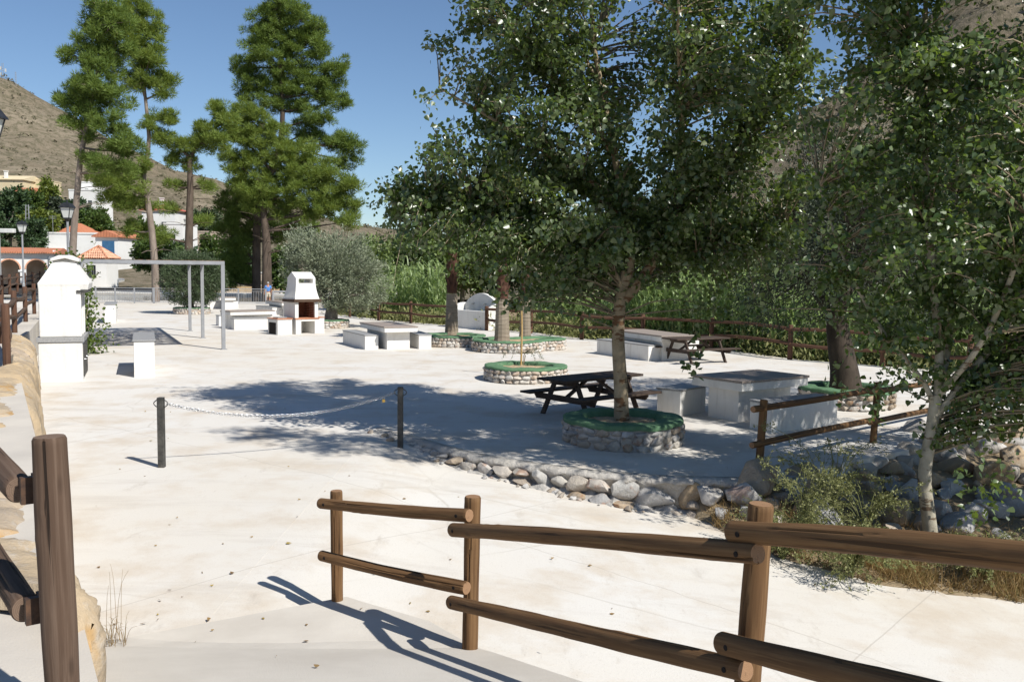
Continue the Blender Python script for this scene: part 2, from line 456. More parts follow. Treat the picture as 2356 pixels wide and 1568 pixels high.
M['tree_green'] = m_leaf('tree_leaf', [(0.04, 0.075, 0.016), (0.07, 0.115, 0.022), (0.095, 0.14, 0.03)], .5, .4, .2, (.12, .18, .02))
M['tree_lime'] = m_leaf('lime_leaf', [(0.09, 0.125, 0.018), (0.13, 0.17, 0.025), (0.16, 0.19, 0.035)], .5, .4, .25, (.2, .24, .02))
M['tree_deep'] = m_leaf('deep_green_leaf', [(0.03, 0.058, 0.022), (0.045, 0.082, 0.03), (0.065, 0.10, 0.04)], .5, .4, .15, (.08, .13, .02))
M['willow'] = m_leaf('riverside_leaf', [(0.12, 0.175, 0.05), (0.17, 0.23, 0.075), (0.22, 0.27, 0.105), (0.10, 0.155, 0.045)], .45, .5, .3, (.2, .27, .04))
M['reed'] = m_leaf('cane_leaf', [(0.24, 0.33, 0.13), (0.32, 0.41, 0.19), (0.39, 0.47, 0.24), (0.20, 0.28, 0.10)], .45, .4, .45, (.36, .48, .14))
M['ivy'] = m_leaf('ivy_leaf', [(0.05, 0.09, 0.015), (0.09, 0.14, 0.025), (0.13, 0.18, 0.03)], .4, .5, .3, (.2, .26, .03))
M['wisp'] = m_leaf('feathery_leaf', [(0.16, 0.175, 0.06), (0.22, 0.23, 0.085), (0.28, 0.27, 0.12), (0.14, 0.165, 0.06)], .55, .3, .25, (.2, .22, .05))
M['straw'] = m_leaf('dry_grass_blade', [(0.26, 0.17, 0.07), (0.36, 0.25, 0.11), (0.22, 0.13, 0.05), (0.17, 0.17, 0.06)], .7, .2, .2, (.3, .2, .08))
M['palm_leaf'] = m_leaf('palm_leaf', [(0.13, 0.16, 0.03), (0.2, 0.22, 0.05), (0.26, 0.26, 0.08)], .45, .4, .25, (.2, .22, .04))
M['litter'] = m_leaf('fallen_leaf', [(0.20, 0.12, 0.05), (0.30, 0.21, 0.08), (0.13, 0.075, 0.04), (0.34, 0.26, 0.06)], .8, .2, 0)
M['twig'] = m_two('twig_bark', (0.20, 0.155, 0.10), (0.30, 0.25, 0.17), 6, .85, .2)
M['cane'] = m_two('bamboo_cane', (0.40, 0.26, 0.10), (0.50, 0.35, 0.16), 6, .5, .1)
# ================================================================== THE SETTING
def sstep(x, a, b):
    t_ = np.clip((x - a) / (b - a), 0, 1)
    return t_ * t_ * (3 - 2 * t_)

RDX, RDZ = [-2.36, -1.9, -1.4, -.9, 14.0], [0.0, -.022, -.095, -.18, -1.48]
def road_z(x, y=0):
    return float(np.interp(x, RDX, RDZ))

def geo_axis(lo, hi, step, far):
    mid = np.arange(lo, hi + 1e-6, step)
    a = [hi]; s_ = step
    while a[-1] < far: s_ *= 1.25; a.append(a[-1] + s_)
    b = [lo]; s_ = step
    while b[-1] > -far: s_ *= 1.25; b.append(b[-1] - s_)
    return np.array(b[1:][::-1] + list(mid) + a[1:])

def ground_z(X, Y):
    a = sstep(X, -8, 2)
    base = -0.7 * (1 - a) - 2.0 * a
    far = sstep(Y, 100, 135)
    z = base * (1 - far) + far * 0.6
    return z + 0.12 * fbm(X, Y, 9, 3, 1)
o = link('ground', grid_mesh('ground', geo_axis(-60, 60, 2.5, 3500), geo_axis(-20, 140, 2.5, 4200), ground_z), M['earth'])
tag(o, kind='structure')

# plaza slab
EDGE = [at(u, v) for u, v in ((865, 985), (905, 998), (960, 1011), (1020, 1029), (1080, 1045), (1160, 1059), (1240, 1070), (1320, 1081), (1400, 1090), (1480, 1096), (1560, 1100), (1650, 1102), (1730, 1103))]
EDGE = [(p.x, p.y) for p in EDGE] + [(3.62, 12.35), (4.6, 13.0), (6.4, 14.35), (9.6, 17.1), (14.5, 21.5)]
plaza = EDGE + [(17, 24), (12.6, 26.4), (9.2, 29.2), (7.5, 33.4), (3.1, 37.0), (1.1, 40.7), (-.6, 43.2), (-5, 47.2), (-7, 49.5), (-9.2, 53), (-12, 60), (-13, 72.4), (-46, 72.4), (-46, 55), (-30, 42), (-22, 33.5), (-12.6, 22.2), (-11.9, 21.0), (-5.1, 8.1), (-4.3, 6.7), (-3.6, 5.4), (-2.36, 5.2)]
mb = MB()
n = len(plaza)
mb.v = [(x, y, 0.0) for x, y in plaza] + [(x, y, -0.22) for x, y in plaza]
mb.f = [tuple(range(n))] + [(i, n + i, n + (i + 1) % n, (i + 1) % n) for i in range(n)]
o = mb.build('plaza_pavement', M['concrete']); tag(o, kind='structure')
# sloping concrete road that leaves the plaza and drops to the right
def roadf(X, Y): return np.interp(X, RDX, RDZ) + 0.006 * fbm(X, Y, 3.5, 3, 5) * (X > -1.8) - 0.0015
o = link('road', grid_mesh('road', np.arange(-2.96, 14.1, 0.15), np.arange(-4, 16.1, 0.3), roadf), M['concrete']); tag(o, kind='structure')
# ramp the photographer stands on
def ramp_z(y): return min(1.18, 0.012 + 0.25 * max(0.0, 6.45 - y))
L = [(-3.3, 6.25), (-2.9, 5.3), (-2.5, 4.4), (-1.75, 3.7), (-1.45, 3.1), (-1.3, 2.2), (-1.5, 0.8), (-1.7, -3)]
Rr = [(-1.36, 7.45), (-.62, 6.95), (-.12, 6.3), (.45, 5.3), (.95, 4.4), (1.35, 3.7), (2.2, 2.2), (3.4, -3)]
mb = MB()
rows = []
for i in range(len(L)):
    for q in range(1 if i == len(L) - 1 else 4):
        k = q / 4
        j = min(i + 1, len(L) - 1)
        a = Vector(L[i]).lerp(Vector(L[j]), k); b = Vector(Rr[i]).lerp(Vector(Rr[j]), k)
        rows.append([a.lerp(b, s_ / 8) for s_ in range(9)])
top = [[(p.x, p.y, ramp_z(p.y) + (0.004 if i == 0 else 0.0)) for p in r] for i, r in enumerate(rows)]
mb.loft(top, closed=False)
mb.loft([[r[-1] for r in top], [(r[-1][0] + .03, r[-1][1] + .02, -1.2) for r in top]], closed=False)
mb.loft([[r[0] for r in top], [(r[0][0], r[0][1], -1.2) for r in top]], closed=False)
mb.loft([top[0], [(p[0], p[1], -.3) for p in top[0]]], closed=False)
o = mb.build('ramp', M['ramp']); tag(o, kind='structure')
# raised walkway behind the rock wall
FD = Vector((-0.495, 0.869)); FN = Vector((-0.869, -0.495))
def FL(s_, off=0.0):
    p = Vector((-1.67, 3.3)) + FD * s_ + FN * off
    return (p.x, p.y)
walk = [(-1.3, 2.3)] + [FL(s_, -.16) for s_ in (0, 4, 8, 12, 16, 19.2)] + [(-12.45, 23.4), (-14.5, 27.8), (-17.0, 33.2), (-24, 42), (-60, 100), (-90, 100), (-40, 30), FL(6, 9), (-6, -3), (-1.5, -3)]
mb = MB(); n = len(walk)
mb.v = [(x, y, 1.0) for x, y in walk] + [(x, y, -.6) for x, y in walk]
mb.f = [tuple(range(n))] + [(i, n + i, n + (i + 1) % n, (i + 1) % n) for i in range(n)]
o = mb.build('walkway', M['walk']); tag(o, kind='structure')
# earth bank beside the road below the terrace
def edge_y(X): return np.where(X < 3.3, 12.25, 12.35 + 0.75 * (X - 3.4))
def verge_y(X): return np.interp(X, [1.4, 2.3, 2.65, 3.05, 4.0, 5.4, 9, 14], [12.9, 12.3, 11.3, 10.45, 9.75, 9.5, 9.6, 10])
def bankf(X, Y):
    rz = np.interp(X, RDX, RDZ)
    yv, ye = verge_y(X), edge_y(X) - .15
    t_ = np.clip((Y - yv) / np.maximum(ye - yv, .25), -0.3, 1)
    z = rz + 0.012 + (np.maximum(t_, 0) ** 1.15) * (-0.22 - rz)
    z = np.where(t_ < 0, rz - 0.02 + t_ * .4, z)
    return z + 0.05 * fbm(X, Y, 1.1, 4, 3) * np.clip(t_ * 4, 0, 1)
o = link('earth_bank', grid_mesh('earth_bank', np.arange(1.4, 16, .16), np.arange(9.0, 22, .16), bankf), M['earth']); tag(o, kind='structure')
def bank_z(x, y): return float(bankf(np.array([x]), np.array([y]))[0])

# far hills
t = NT('scrub_hill'); p = t.world()
n1 = t.noise(p, .035, 6, .65); n2 = t.noise(p, .42, 6, .8); n3 = t.noise(t.world((1, 1, 6)), .05, 5, .6)
c = t.mix(t.ramp(n1, [(.35, BLK), (.65, WHT)]), (.205, .165, .115), (.265, .22, .16))
c = t.mix(t.ramp(n2, [(.44, BLK), (.58, g3(.85))]), c, (.115, .105, .065))
c = t.mix(t.ramp(n3, [(.6, BLK), (.7, g3(.5))]), c, (.36, .30, .22))
t.col(c); t.rough(.95); t.spec(.05); t.bump(n2, .8, 1.2); M['hill'] = t.m
t = NT('far_hill'); p = t.world()
c = t.mix(t.ramp(t.noise(p, .02, 6, .7), [(.4, BLK), (.6, WHT)]), (.20, .155, .125), (.125, .11, .075))
t.col(c); t.rough(.95); t.spec(.05); M['farhill'] = t.m
def cone(X, Y, cx, cy, rr, zz, warp, seed):
    r = np.hypot(X - cx, (Y - cy)) * (1 + warp * fbm(X, Y, 140, 3, seed))
    return np.interp(r, rr, zz)
def hill_left_z(X, Y):
    h = cone(X, Y, -205, 355, [0, 10, 50, 72, 90, 140, 175, 260, 420], [76, 73, 50, 40, 34, 19, 13, 4, -6], .05, 11)
    return h + 1.1 * fbm(X, Y, 30, 5, 12) * np.clip(h / 20, 0, 1)
o = link('hill', grid_mesh('hill', np.arange(-640, 220, 6.0), np.arange(100, 780, 6.0), hill_left_z), M['hill']); tag(o, kind='structure')
def hill_right_z(X, Y):
    h = cone(X, Y, 132, 232, [0, 30, 58, 100, 150, 220], [88, 66, 43, 17, 2, -8], .06, 21)
    return h + 1.8 * fbm(X, Y, 22, 5, 22) * np.clip(h / 15, 0, 1)
o = link('hill', grid_mesh('hill', np.arange(-60, 420, 5.0), np.arange(60, 480, 5.0), hill_right_z), M['hill']); tag(o, kind='structure')
def hill_far_z(X, Y):
    h = 58 * np.exp(-((Y - 1050) / 210.0) ** 2) * (.72 + .12 * fbm(X, Y, 520, 3, 31)) * (1 + .25 * sstep(X, 0, 500))
    return h + 1.2 * fbm(X, Y, 60, 4, 32) - 4
o = link('hill', grid_mesh('hill', np.arange(-1200, 1400, 16.0), np.arange(650, 1500, 16.0), hill_far_z), M['farhill']); tag(o, kind='structure')
# scrub on the near hills (nobody could count it)
def scrub(n_, box_, zf, seed, smin, smax):
    r = np.random.default_rng(seed)
    X = r.uniform(box_[0], box_[1], n_); Y = r.uniform(box_[2], box_[3], n_)
    Z = zf(X, Y); ok = Z > 3
    X, Y, Z = X[ok], Y[ok], Z[ok]; n_ = len(X)
    s_ = smin + (smax - smin) * r.random(n_) ** 4
    K = 9
    d = r.normal(size=(n_, K, 3)); d /= np.linalg.norm(d, axis=2, keepdims=True); d[:, :, 2] = np.abs(d[:, :, 2])
    C = np.stack([X, Y, Z], -1)[:, None, :] + d * s_[:, None, None] * .8
    a = r.normal(size=(n_, K, 3)); a /= np.linalg.norm(a, axis=2, keepdims=True)
    b = np.cross(a, d); b /= np.linalg.norm(b, axis=2, keepdims=True) + 1e-9
    q = s_[:, None, None] * .5
    V = np.stack([C - a * q, C + a * q, C + b * q * 1.3 + d * q * .5], 2).reshape(-1, 3)
    return V
V = np.concatenate([scrub(15000, (-420, 60, 150, 420), hill_left_z, 5, .25, 1.1), scrub(5000, (10, 190, 90, 330), hill_right_z, 6, .3, 2.0)])
M['scrub'] = m_leaf('hill_scrub_leaf', [(.11, .105, .06), (.16, .145, .09), (.19, .165, .11), (.10, .10, .06)], .8, .1, 0)
o = link('hillside_scrub', np_mesh('hillside_scrub', V, np.arange(len(V)).reshape(-1, 3)), M['scrub'])
tag(o, 'low dry scrub dotted over the brown hillsides', 'scrub', kind='stuff')

# swimming pool behind the railing
t = NT('pool_water'); t.col((.012, .035, .05)); t.rough(.12); t.b.inputs['Specular IOR Level'].default_value = .5
t.bump(t.noise(t.world(), 2.2, 4), .25, .05); M['water'] = t.m
mb = MB().box(-45, -16, 73.2, 90, -.4, -.09); o = mb.build('pool_water', M['water']); tag(o, kind='structure')
mb = MB()
mb.box(-46, -14, 72.42, 73.2, -.4, .006); mb.box(-16, -14, 73.2, 90, -.4, .006); mb.box(-46, -45, 73.2, 90, -.4, .006); mb.box(-46, -12, 90, 102, -.4, .05)
o = mb.build('pool_deck', M['walk']); tag(o, kind='structure')
mb = MB().box(-46, -13.5, 90.0, 90.9, .052, .16)
o = mb.build('pool_coping', M['white'], bevel=.03); tag(o, kind='structure')
mb = MB().box(-90, -8, 102, 135, -.5, .12)
o = mb.build('village_street', M['walk']); tag(o, kind='structure')

# ------------------------------------------------------------------ village
M['housewhite'] = m_two('house_whitewash', (.76, .75, .72), (.70, .685, .65), .6, .9, .2, 4, .05, .2, 'World')
M['houseyellow'] = m_two('yellow_render', (.60, .49, .31), (.64, .54, .36), .6, .9, .1, 4, .05, .2, 'World')
M['stonehouse'] = m_two('ruined_render', (.52, .44, .36), (.40, .31, .23), 1.0, .95, .5, 4, .1, .1, 'World')
M['bluedoor'] = m_two('blue_door_paint', (.03, .10, .20), (.05, .14, .26), 3, .6, .1)
t = NT('window_glass'); t.col((.02, .025, .03)); t.rough(.1); M['glass'] = t.m
M['frame'] = m_two('window_frame', (.5, .5, .48), (.6, .6, .58), 3, .6, 0)

def house(name, label, u0, u1, v_eave, d, roof='flat', rise=0.0, depth=8.0, drop=7.0, mat='housewhite', roofmat='farroof', rz=0.0, wins=(), doors=(), over=.35, chimney=None):
    a = atd(u0, v_eave, d); b = atd(u1, v_eave, d)
    wd = b.x - a.x; ze = (a.z + b.z) / 2
    root = empty(name, (a.x, d, ze - drop), rz); tag(root, label, 'house')
    H = drop
    wall = MB().box(0, wd, 0, depth, 0, H).build('wall', M[mat], root)
    if roof == 'flat':
        MB().box(-.08, wd + .08, -.08, depth + .08, H + .003, H + .22).build('parapet', M[mat], root)
    else:
        mb = MB(); o_ = over
        x0, x1, y0, y1 = -o_, wd + o_, -o_, depth + o_
        if roof == 'hip':
            i_ = min((x1 - x0), (y1 - y0)) / 2
            if x1 - x0 > y1 - y0: r0, r1 = (x0 + i_, (y0 + y1) / 2), (x1 - i_, (y0 + y1) / 2)
            else: r0, r1 = ((x0 + x1) / 2, y0 + i_), ((x0 + x1) / 2, y1 - i_)
        elif roof == 'gable_x': r0, r1 = (x0, (y0 + y1) / 2), (x1, (y0 + y1) / 2)
        elif roof == 'gable_y': r0, r1 = ((x0 + x1) / 2, y0), ((x0 + x1) / 2, y1)
        zb = H + .004
        v_ = [(x0, y0, zb), (x1, y0, zb), (x1, y1, zb), (x0, y1, zb), (*r0, H + rise), (*r1, H + rise)]
        v_ += [(x, y, z - .14) for x, y, z in v_[:4]]
        if roof == 'gable_y' or (roof == 'hip' and y1 - y0 >= x1 - x0):
            f_ = [(0, 1, 4), (1, 2, 5, 4), (2, 3, 5), (3, 0, 4, 5)]
        else:
            f_ = [(0, 1, 5, 4), (1, 2, 5), (2, 3, 4, 5), (3, 0, 4)]
        f_ += [(6, 7, 1, 0), (7, 8, 2, 1), (8, 9, 3, 2), (9, 6, 0, 3), (9, 8, 7, 6)]
        rf = mb.add(v_, f_).build('roof', M[roofmat], root)
        if chimney:
            cx, cy, ch = chimney
            MB().box(cx - .3, cx + .3, cy - .3, cy + .3, H, H + rise + ch).box(-.4 + cx, .4 + cx, cy - .4, cy + .4, H + rise + ch + .003, H + rise + ch + .15).build('chimney', M['housewhite'], rf)
    for (fx, z0, ww, hh) in wins:
        wn = MB().box(fx, fx + ww, -.03, .2, z0, z0 + hh).build('window', M['frame'], root)
        MB().box(fx + .09, fx + ww / 2 - .03, -.05, .1, z0 + .09, z0 + hh - .09).box(fx + ww / 2 + .03, fx + ww - .09, -.05, .1, z0 + .09, z0 + hh - .09).build('pane', M['glass'], wn)
    for (fx, ww, hh, mm) in doors:
        dz = H - 3.0 if H > 4 else 0
        MB().box(fx, fx + ww, -.05, .1, dz, dz + hh).build('door', M[mm], root)
    return root

house('yellow_house', 'yellow rendered house with chimneys high under the brown hill', -40, 52, 412, 205, 'gable_x', 1.2, 9, 9, 'houseyellow', 'houseyellow', 0, [(5.6, 5.6, 1, 1.2)], chimney=(4.6, 1.2, .6))
house('yellow_house', 'yellow rendered wing beside the chimneyed yellow house on the slope', 54, 101, 414, 210, 'flat', 0, 8, 9, 'houseyellow', chimney=None)
house('white_house', 'small white house with pinkish tiled roof below the yellow house', 22, 66, 440, 196, 'gable_x', 1.0, 6, 6, 'housewhite', 'farroof')
house('white_house', 'white stepped village house seen left of the forked pine trunk', 158, 224, 438, 185, 'flat', 0, 7, 9, 'housewhite', wins=[(1.2, 6, .9, 1.1), (3.8, 6, .9, 1.1)])
house('white_house', 'upper white storey rising over the stepped village house', 186, 214, 420, 190, 'flat', 0, 6, 6, 'housewhite', wins=[(.8, 3.8, .8, 1)])
house('white_house', 'large white house with red roof and pointed turret among the pines', 326, 402, 483, 170, 'hip', 1.3, 8, 9, 'housewhite', 'redroof', 0, [(1, 5.6, 1, 1.3), (3.6, 5.6, 1, 1.3)], chimney=(2.6, 3, 1.0))
house('white_house', 'lower white house below the red roofed house on the hillside', 376, 420, 516, 150, 'flat', 0, 7, 8, 'housewhite', wins=[(1.2, 5.4, .8, 1)])
house('white_house', 'white house with thin tiled roof half hidden by pine branches', 262, 322, 556, 140, 'gable_x', .9, 7, 7, 'housewhite', 'farroof', 0, [(1, 3.6, .9, 1.1)])
house('ruined_house', 'ruined roofless pale house on the terraced slope', 444, 484, 534, 160, 'flat', 0, 6, 6, 'stonehouse', wins=[(1.4, 4, .8, 1)])
house('white_house', 'long plain white building with orange hipped roof behind the lamp post', 98, 216, 538, 122, 'flat', 0, 9, 6.5, 'housewhite')
house('white_house', 'orange hipped roof storey standing on the long white building', 131, 197, 536, 126, 'hip', 1.45, 5, 3, 'housewhite', 'farroof')
house('white_garage', 'white gabled garage with blue door behind the tiled kiosk', 219, 271, 543, 118, 'gable_y', .75, 8, 6, 'housewhite', 'farroof', 0, doors=[(.9, 1.55, 2.4, 'bluedoor')])
house('white_wall_house', 'low white annex walls between the arcade and the long white building', 20, 112, 584, 116, 'flat', 0, 8, 5, 'housewhite')
house('white_wall_house', 'low flat white store beside the floodlight pole', 110, 176, 590, 112, 'flat', 0, 6, 4.5, 'housewhite')

# arcade building at the left edge
def arcade():
    d = 84.0
    root = empty('arcade_building', (atd(108, 600, d).x, d, .9), R(17)); tag(root, 'white arcaded building with brick rimmed arches and orange tiled roof', 'building')
    mb = MB(); H = 3.0
    # front wall to the left of the corner, pierced by three arches
    def wall_arch(mb, x0, x1, xc, r, spring, H, y0, y1):
        n_ = 12
        arc = [(xc + r * math.cos(math.pi * (1 - k / n_)), spring + r * math.sin(math.pi * (1 - k / n_))) for k in range(n_ + 1)]
        for y, flip in ((y0, 0), (y1, 1)):
            polys = [[(x0, 0), (xc - r, 0), (xc - r, spring), (x0, spring)], [(xc + r, 0), (x1, 0), (x1, spring), (xc + r, spring)]]
            for k in range(n_):
                (xa, za), (xb, zb) = arc[k], arc[k + 1]
                xa2 = x0 if k == 0 else xa; xb2 = x1 if k == n_ - 1 else xb
                polys.append([(xa2, za), (xa, za), (xb, zb), (xb2, zb), (xb2, H), (xa2, H)] if k in (0, n_ - 1) else [(xa, za), (xb, zb), (xb, H), (xa, H)])
            for P in polys:
                vs = [(x, y, z) for x, z in P]; mb.add(vs if not flip else vs[::-1], [tuple(range(len(vs)))])
        prof = [(xc - r, 0)] + arc + [(xc + r, 0)]
        mb.loft([[(x, y0, z) for x, z in prof], [(x, y1, z) for x, z in prof]], closed=False)
    bays = [(-2.2 * (k + 1) + 0.2, -2.2 * k + 0.2) for k in range(3)]
    for a, b in bays: wall_arch(mb, a, b, (a + b) / 2, .86, 1.45, H, 0, .28)
    mb.box(.2, .5, 0, .28, 0, H)
    mb.build('front_wall', M['housewhite'], root)
    for a, b in bays:
        xc = (a + b) / 2; rim = MB(); n_ = 14
        o1 = [(xc + .96 * math.cos(math.pi * k / n_), 1.45 + .96 * math.sin(math.pi * k / n_)) for k in range(n_ + 1)]
        i1 = [(xc + .84 * math.cos(math.pi * k / n_), 1.45 + .84 * math.sin(math.pi * k / n_)) for k in range(n_ + 1)]
        for k in range(n_):
            q = [o1[k], o1[k + 1], i1[k + 1], i1[k]]
            rim.loft([[(x, -.03, z) for x, z in q], [(x, .05, z) for x, z in q]])
        rim.build('arch_rim', M['rooftile'], root)
        MB().box(b - .38, b + .06, -.06, .34, 1.2, 1.36).build('capital', M['housewhite'], root)
    mb = MB().box(-6.4, .5, 3.2, 3.4, 0, H); mb.build('back_wall', M['stonehouse'], root)
    # gable side with three slim arches
    mb = MB().box(.5, .62, 0, 6, 0, H + .2); mb.build('side_wall', M['housewhite'], root)
    for k in range(3):
        y0 = .8 + 1.7 * k; pr = [(y0, .9), (y0 + .9, .9), (y0 + .9, 1.7)] + [(y0 + .45 + .45 * math.cos(math.pi * q / 8), 1.7 + .45 * math.sin(math.pi * q / 8)) for q in range(1, 8)] + [(y0, 1.7)]
        MB().loft([[(.60, y, z) for y, z in pr], [(.65, y, z) for y, z in pr]]).build('side_arch', M['brick'], root)
    mb = MB()
    mb.add([(-6.8, -.45, H), (.95, -.45, H), (.95, 3.2, H + .45), (-6.8, 3.2, H + .45), (-6.8, 6.5, H + .1), (.95, 6.5, H + .1)] + [(-6.8, -.45, H - .12), (.95, -.45, H - .12), (.95, 6.5, H - .12), (-6.8, 6.5, H - .12)],
           [(0, 1, 2, 3), (3, 2, 5, 4), (6, 7, 1, 0), (7, 8, 5, 2, 1), (8, 9, 4, 5), (9, 6, 0, 3, 4)])
    mb.build('roof', M['farroof'], root)
arcade()

# tiled kiosk: every tile is a piece
def kiosk():
    d = 96.0
    a = atd(176, 594, d); b = atd(247, 594, d); wd = b.x - a.x; H = 3.0
    root = empty('kiosk', (a.x, d, a.z - H)); tag(root, 'white kiosk with salmon barrel tiled pyramid roof and barred window', 'kiosk')
    MB().box(.2, wd - .2, .2, wd - .2, 0, H - .02).build('wall', M['housewhite'], root)
    wn = MB().box(1.0, 1.9, .15, .3, 1.0, 2.3).build('window', M['glass'], root)
    for k in range(4): MB().box(1.1 + k * .2, 1.13 + k * .2, .10, .13, 1.0, 2.3).build('bar', M['steel_grey'], wn)
    ap = Vector((wd / 2, wd / 2, H + 1.28))
    core = MB().add([(0, 0, H), (wd, 0, H), (wd, wd, H), (0, wd, H), tuple(ap)], [(0, 1, 4), (1, 2, 4), (2, 3, 4), (3, 0, 4), (3, 2, 1, 0)]).build('roof', M['terracotta'], root)
    tm = MB(); n_ = 6; L_ = .46
    prof = lambda rr: [(-rr + 2 * rr * k / n_, rr * math.sin(math.pi * k / n_)) for k in range(n_ + 1)]
    tm.loft([[(x, 0, z + .01) for x, z in prof(.115)], [(x, L_, z + .04) for x, z in prof(.095)]], closed=False)
    me = tm.mesh('tile', True); me.materials.append(M['rooftile'])
    cs = [Vector((0, 0, H)), Vector((wd, 0, H)), Vector((wd, wd, H)), Vector((0, wd, H))]
    for fi in (0, 1, 3):
        A, B = cs[fi], cs[(fi + 1) % 4]
        ex = (B - A).normalized(); mid = (A + B) / 2; ey = (ap - mid); Ls = ey.length; ey.normalize(); ez = ex.cross(ey)
        rows_ = int(Ls / .42)
        for r_ in range(rows_):
            half = (B - A).length / 2 * (1 - (r_ * .42 + .2) / Ls)
            nc = int(2 * half / .235)
            for c_ in range(nc):
                x = (c_ - (nc - 1) / 2) * .235
                o_ = link('tile', me, None, core)
                pos = mid + ex * x + ey * (r_ * .42) + ez * .02
                o_.matrix_local = Matrix(((ex.x, ey.x, ez.x, pos.x), (ex.y, ey.y, ez.y, pos.y), (ex.z, ey.z, ez.z, pos.z), (0, 0, 0, 1)))
    for c_ in cs:
        MB().tube([c_ + Vector((0, 0, .06)), ap + Vector((0, 0, .08))], .11, 6).build('ridge_tile', M['terracotta'], core)
kiosk()

# masts on the hilltop and by the village
def mast(name, label, u, v0, v1, d, w_, rungs):
    a = atd(u, v1, d); top = atd(u, v0, d).z
    root = empty(name, (a.x, d, a.z - 1)); tag(root, label, 'mast')
    h = top - a.z + 1
    for sx, sy in ((-1, -1), (1, -1), (0, 1)):
        MB().tube([(sx * w_, sy * w_, 0), (sx * w_ * .6, sy * w_ * .6, h)], .06, 5).build('leg', M['steel_grey'], root)
    for k in range(rungs):
        z = h * (k + .5) / rungs; q = w_ * (1 - .4 * z / h)
        MB().tube([(-q, -q, z), (q, -q, z + h / rungs * .4)], .04, 4).tube([(q, -q, z), (0, q, z + h / rungs * .4)], .04, 4).build('brace', M['steel_grey'], root)
    return root, h
m_, h = mast('radio_mast', 'tall lattice radio mast with panel antennas on the hilltop', 8, 146, 188, 352, .45, 9)
for dz, dx in ((1.2, -.9), (2.0, .9), (3.4, -.8)): MB().box(dx - .2, dx + .2, -.2, .2, h - dz - 1.2, h - dz).build('antenna', M['frame'], m_)
mast('radio_mast', 'thinner plain mast lower down the hilltop ridge', 37, 166, 192, 350, .25, 6)
mast('lattice_pylon', 'pale blue lattice pylon standing among the village trees', 66, 471, 545, 118, .28, 10)
# ================================================================== TIMBER FENCES
def log(name, p0, p1, r0, mat, parent, r1=None, bend=0.0, n=14, seg=8, cap=True):
    """a round timber from p0 to p1 (world), built along its own z axis"""
    p0, p1 = Vector(p0), Vector(p1); r1 = r0 if r1 is None else r1
    Lg = (p1 - p0).length; q = Vector((0, 0, 1)).rotation_difference((p1 - p0).normalized())
    mb = MB(); pts, rad = [], []
    a = random.uniform(0, 6.28); e = .012
    ph = random.uniform(0, 6)
    zs = [0, e] + [Lg * k / seg for k in range(1, seg)] + [Lg - e, Lg]
    for i, z in enumerate(zs):
        s_ = math.sin(math.pi * z / Lg); b_ = bend * s_
        pts.append((b_ * math.cos(a), b_ * math.sin(a), z))
        rr = r0 + (r1 - r0) * z / Lg
        rr *= 1 + .025 * math.sin(ph + z * 5.1) + .015 * math.sin(ph * 2 + z * 13)
        if i in (0, len(zs) - 1): rr *= .90
        rad.append(rr)
    rings = []
    cr_ = [(random.randrange(n), random.uniform(0, .6) * Lg, random.uniform(.25, .9) * Lg, random.uniform(.10, .22)) for _ in range(5)] if n >= 30 else []
    kn_ = [(random.uniform(0, 6.28), random.uniform(.1, .95) * Lg) for _ in range(int(3 * Lg))] if n >= 30 else []
    for (x, y, z), rr in zip(pts, rad):
        ring_ = []
        for k in range(n):
            f_ = 1 + .02 * math.sin(6.28 * 3 * k / n + z * 3)
            for (k0, za, zl, dp) in cr_:
                kk = (k0 + int(round(1.2 * math.sin(z * 2.1 + k0)))) % n
                if k == kk and za < z < za + zl: f_ -= dp * math.sin(math.pi * (z - za) / zl) ** .5
            for (ka, kz) in kn_:
                da = abs((2 * math.pi * k / n - ka + math.pi) % 6.283 - math.pi) * rr; f_ += .07 * math.exp(-((da / .02) ** 2 + ((z - kz) / .03) ** 2))
            ring_.append((x + rr * f_ * math.cos(2 * math.pi * k / n), y + rr * f_ * math.sin(2 * math.pi * k / n), z))
        rings.append(ring_)
    mb.loft(rings)
    me = mb.mesh(name, True); me.set_sharp_from_angle(angle=R(40))
    o_ = link(name, me, mat, parent)
    o_.rotation_mode = 'QUATERNION'; o_.rotation_quaternion = q
    o_.location = p0 - wloc(parent)
    return o_

def hole(rail, pos, nrm, r=.016):
    """near-black disc painting the shade inside a bolt hole on a rail"""
    a = Vector(pos); nrm = Vector(nrm).normalized()
    return MB().tube([a - nrm * .02, a + nrm * .0015], r, 10).build('bolt_hole_shade', M['hole'], rail.parent, True)  # solid disc, slightly proud; its black stands in for shade in the hole

def P(u, v, d):
    p = atd(u, v, d); return p

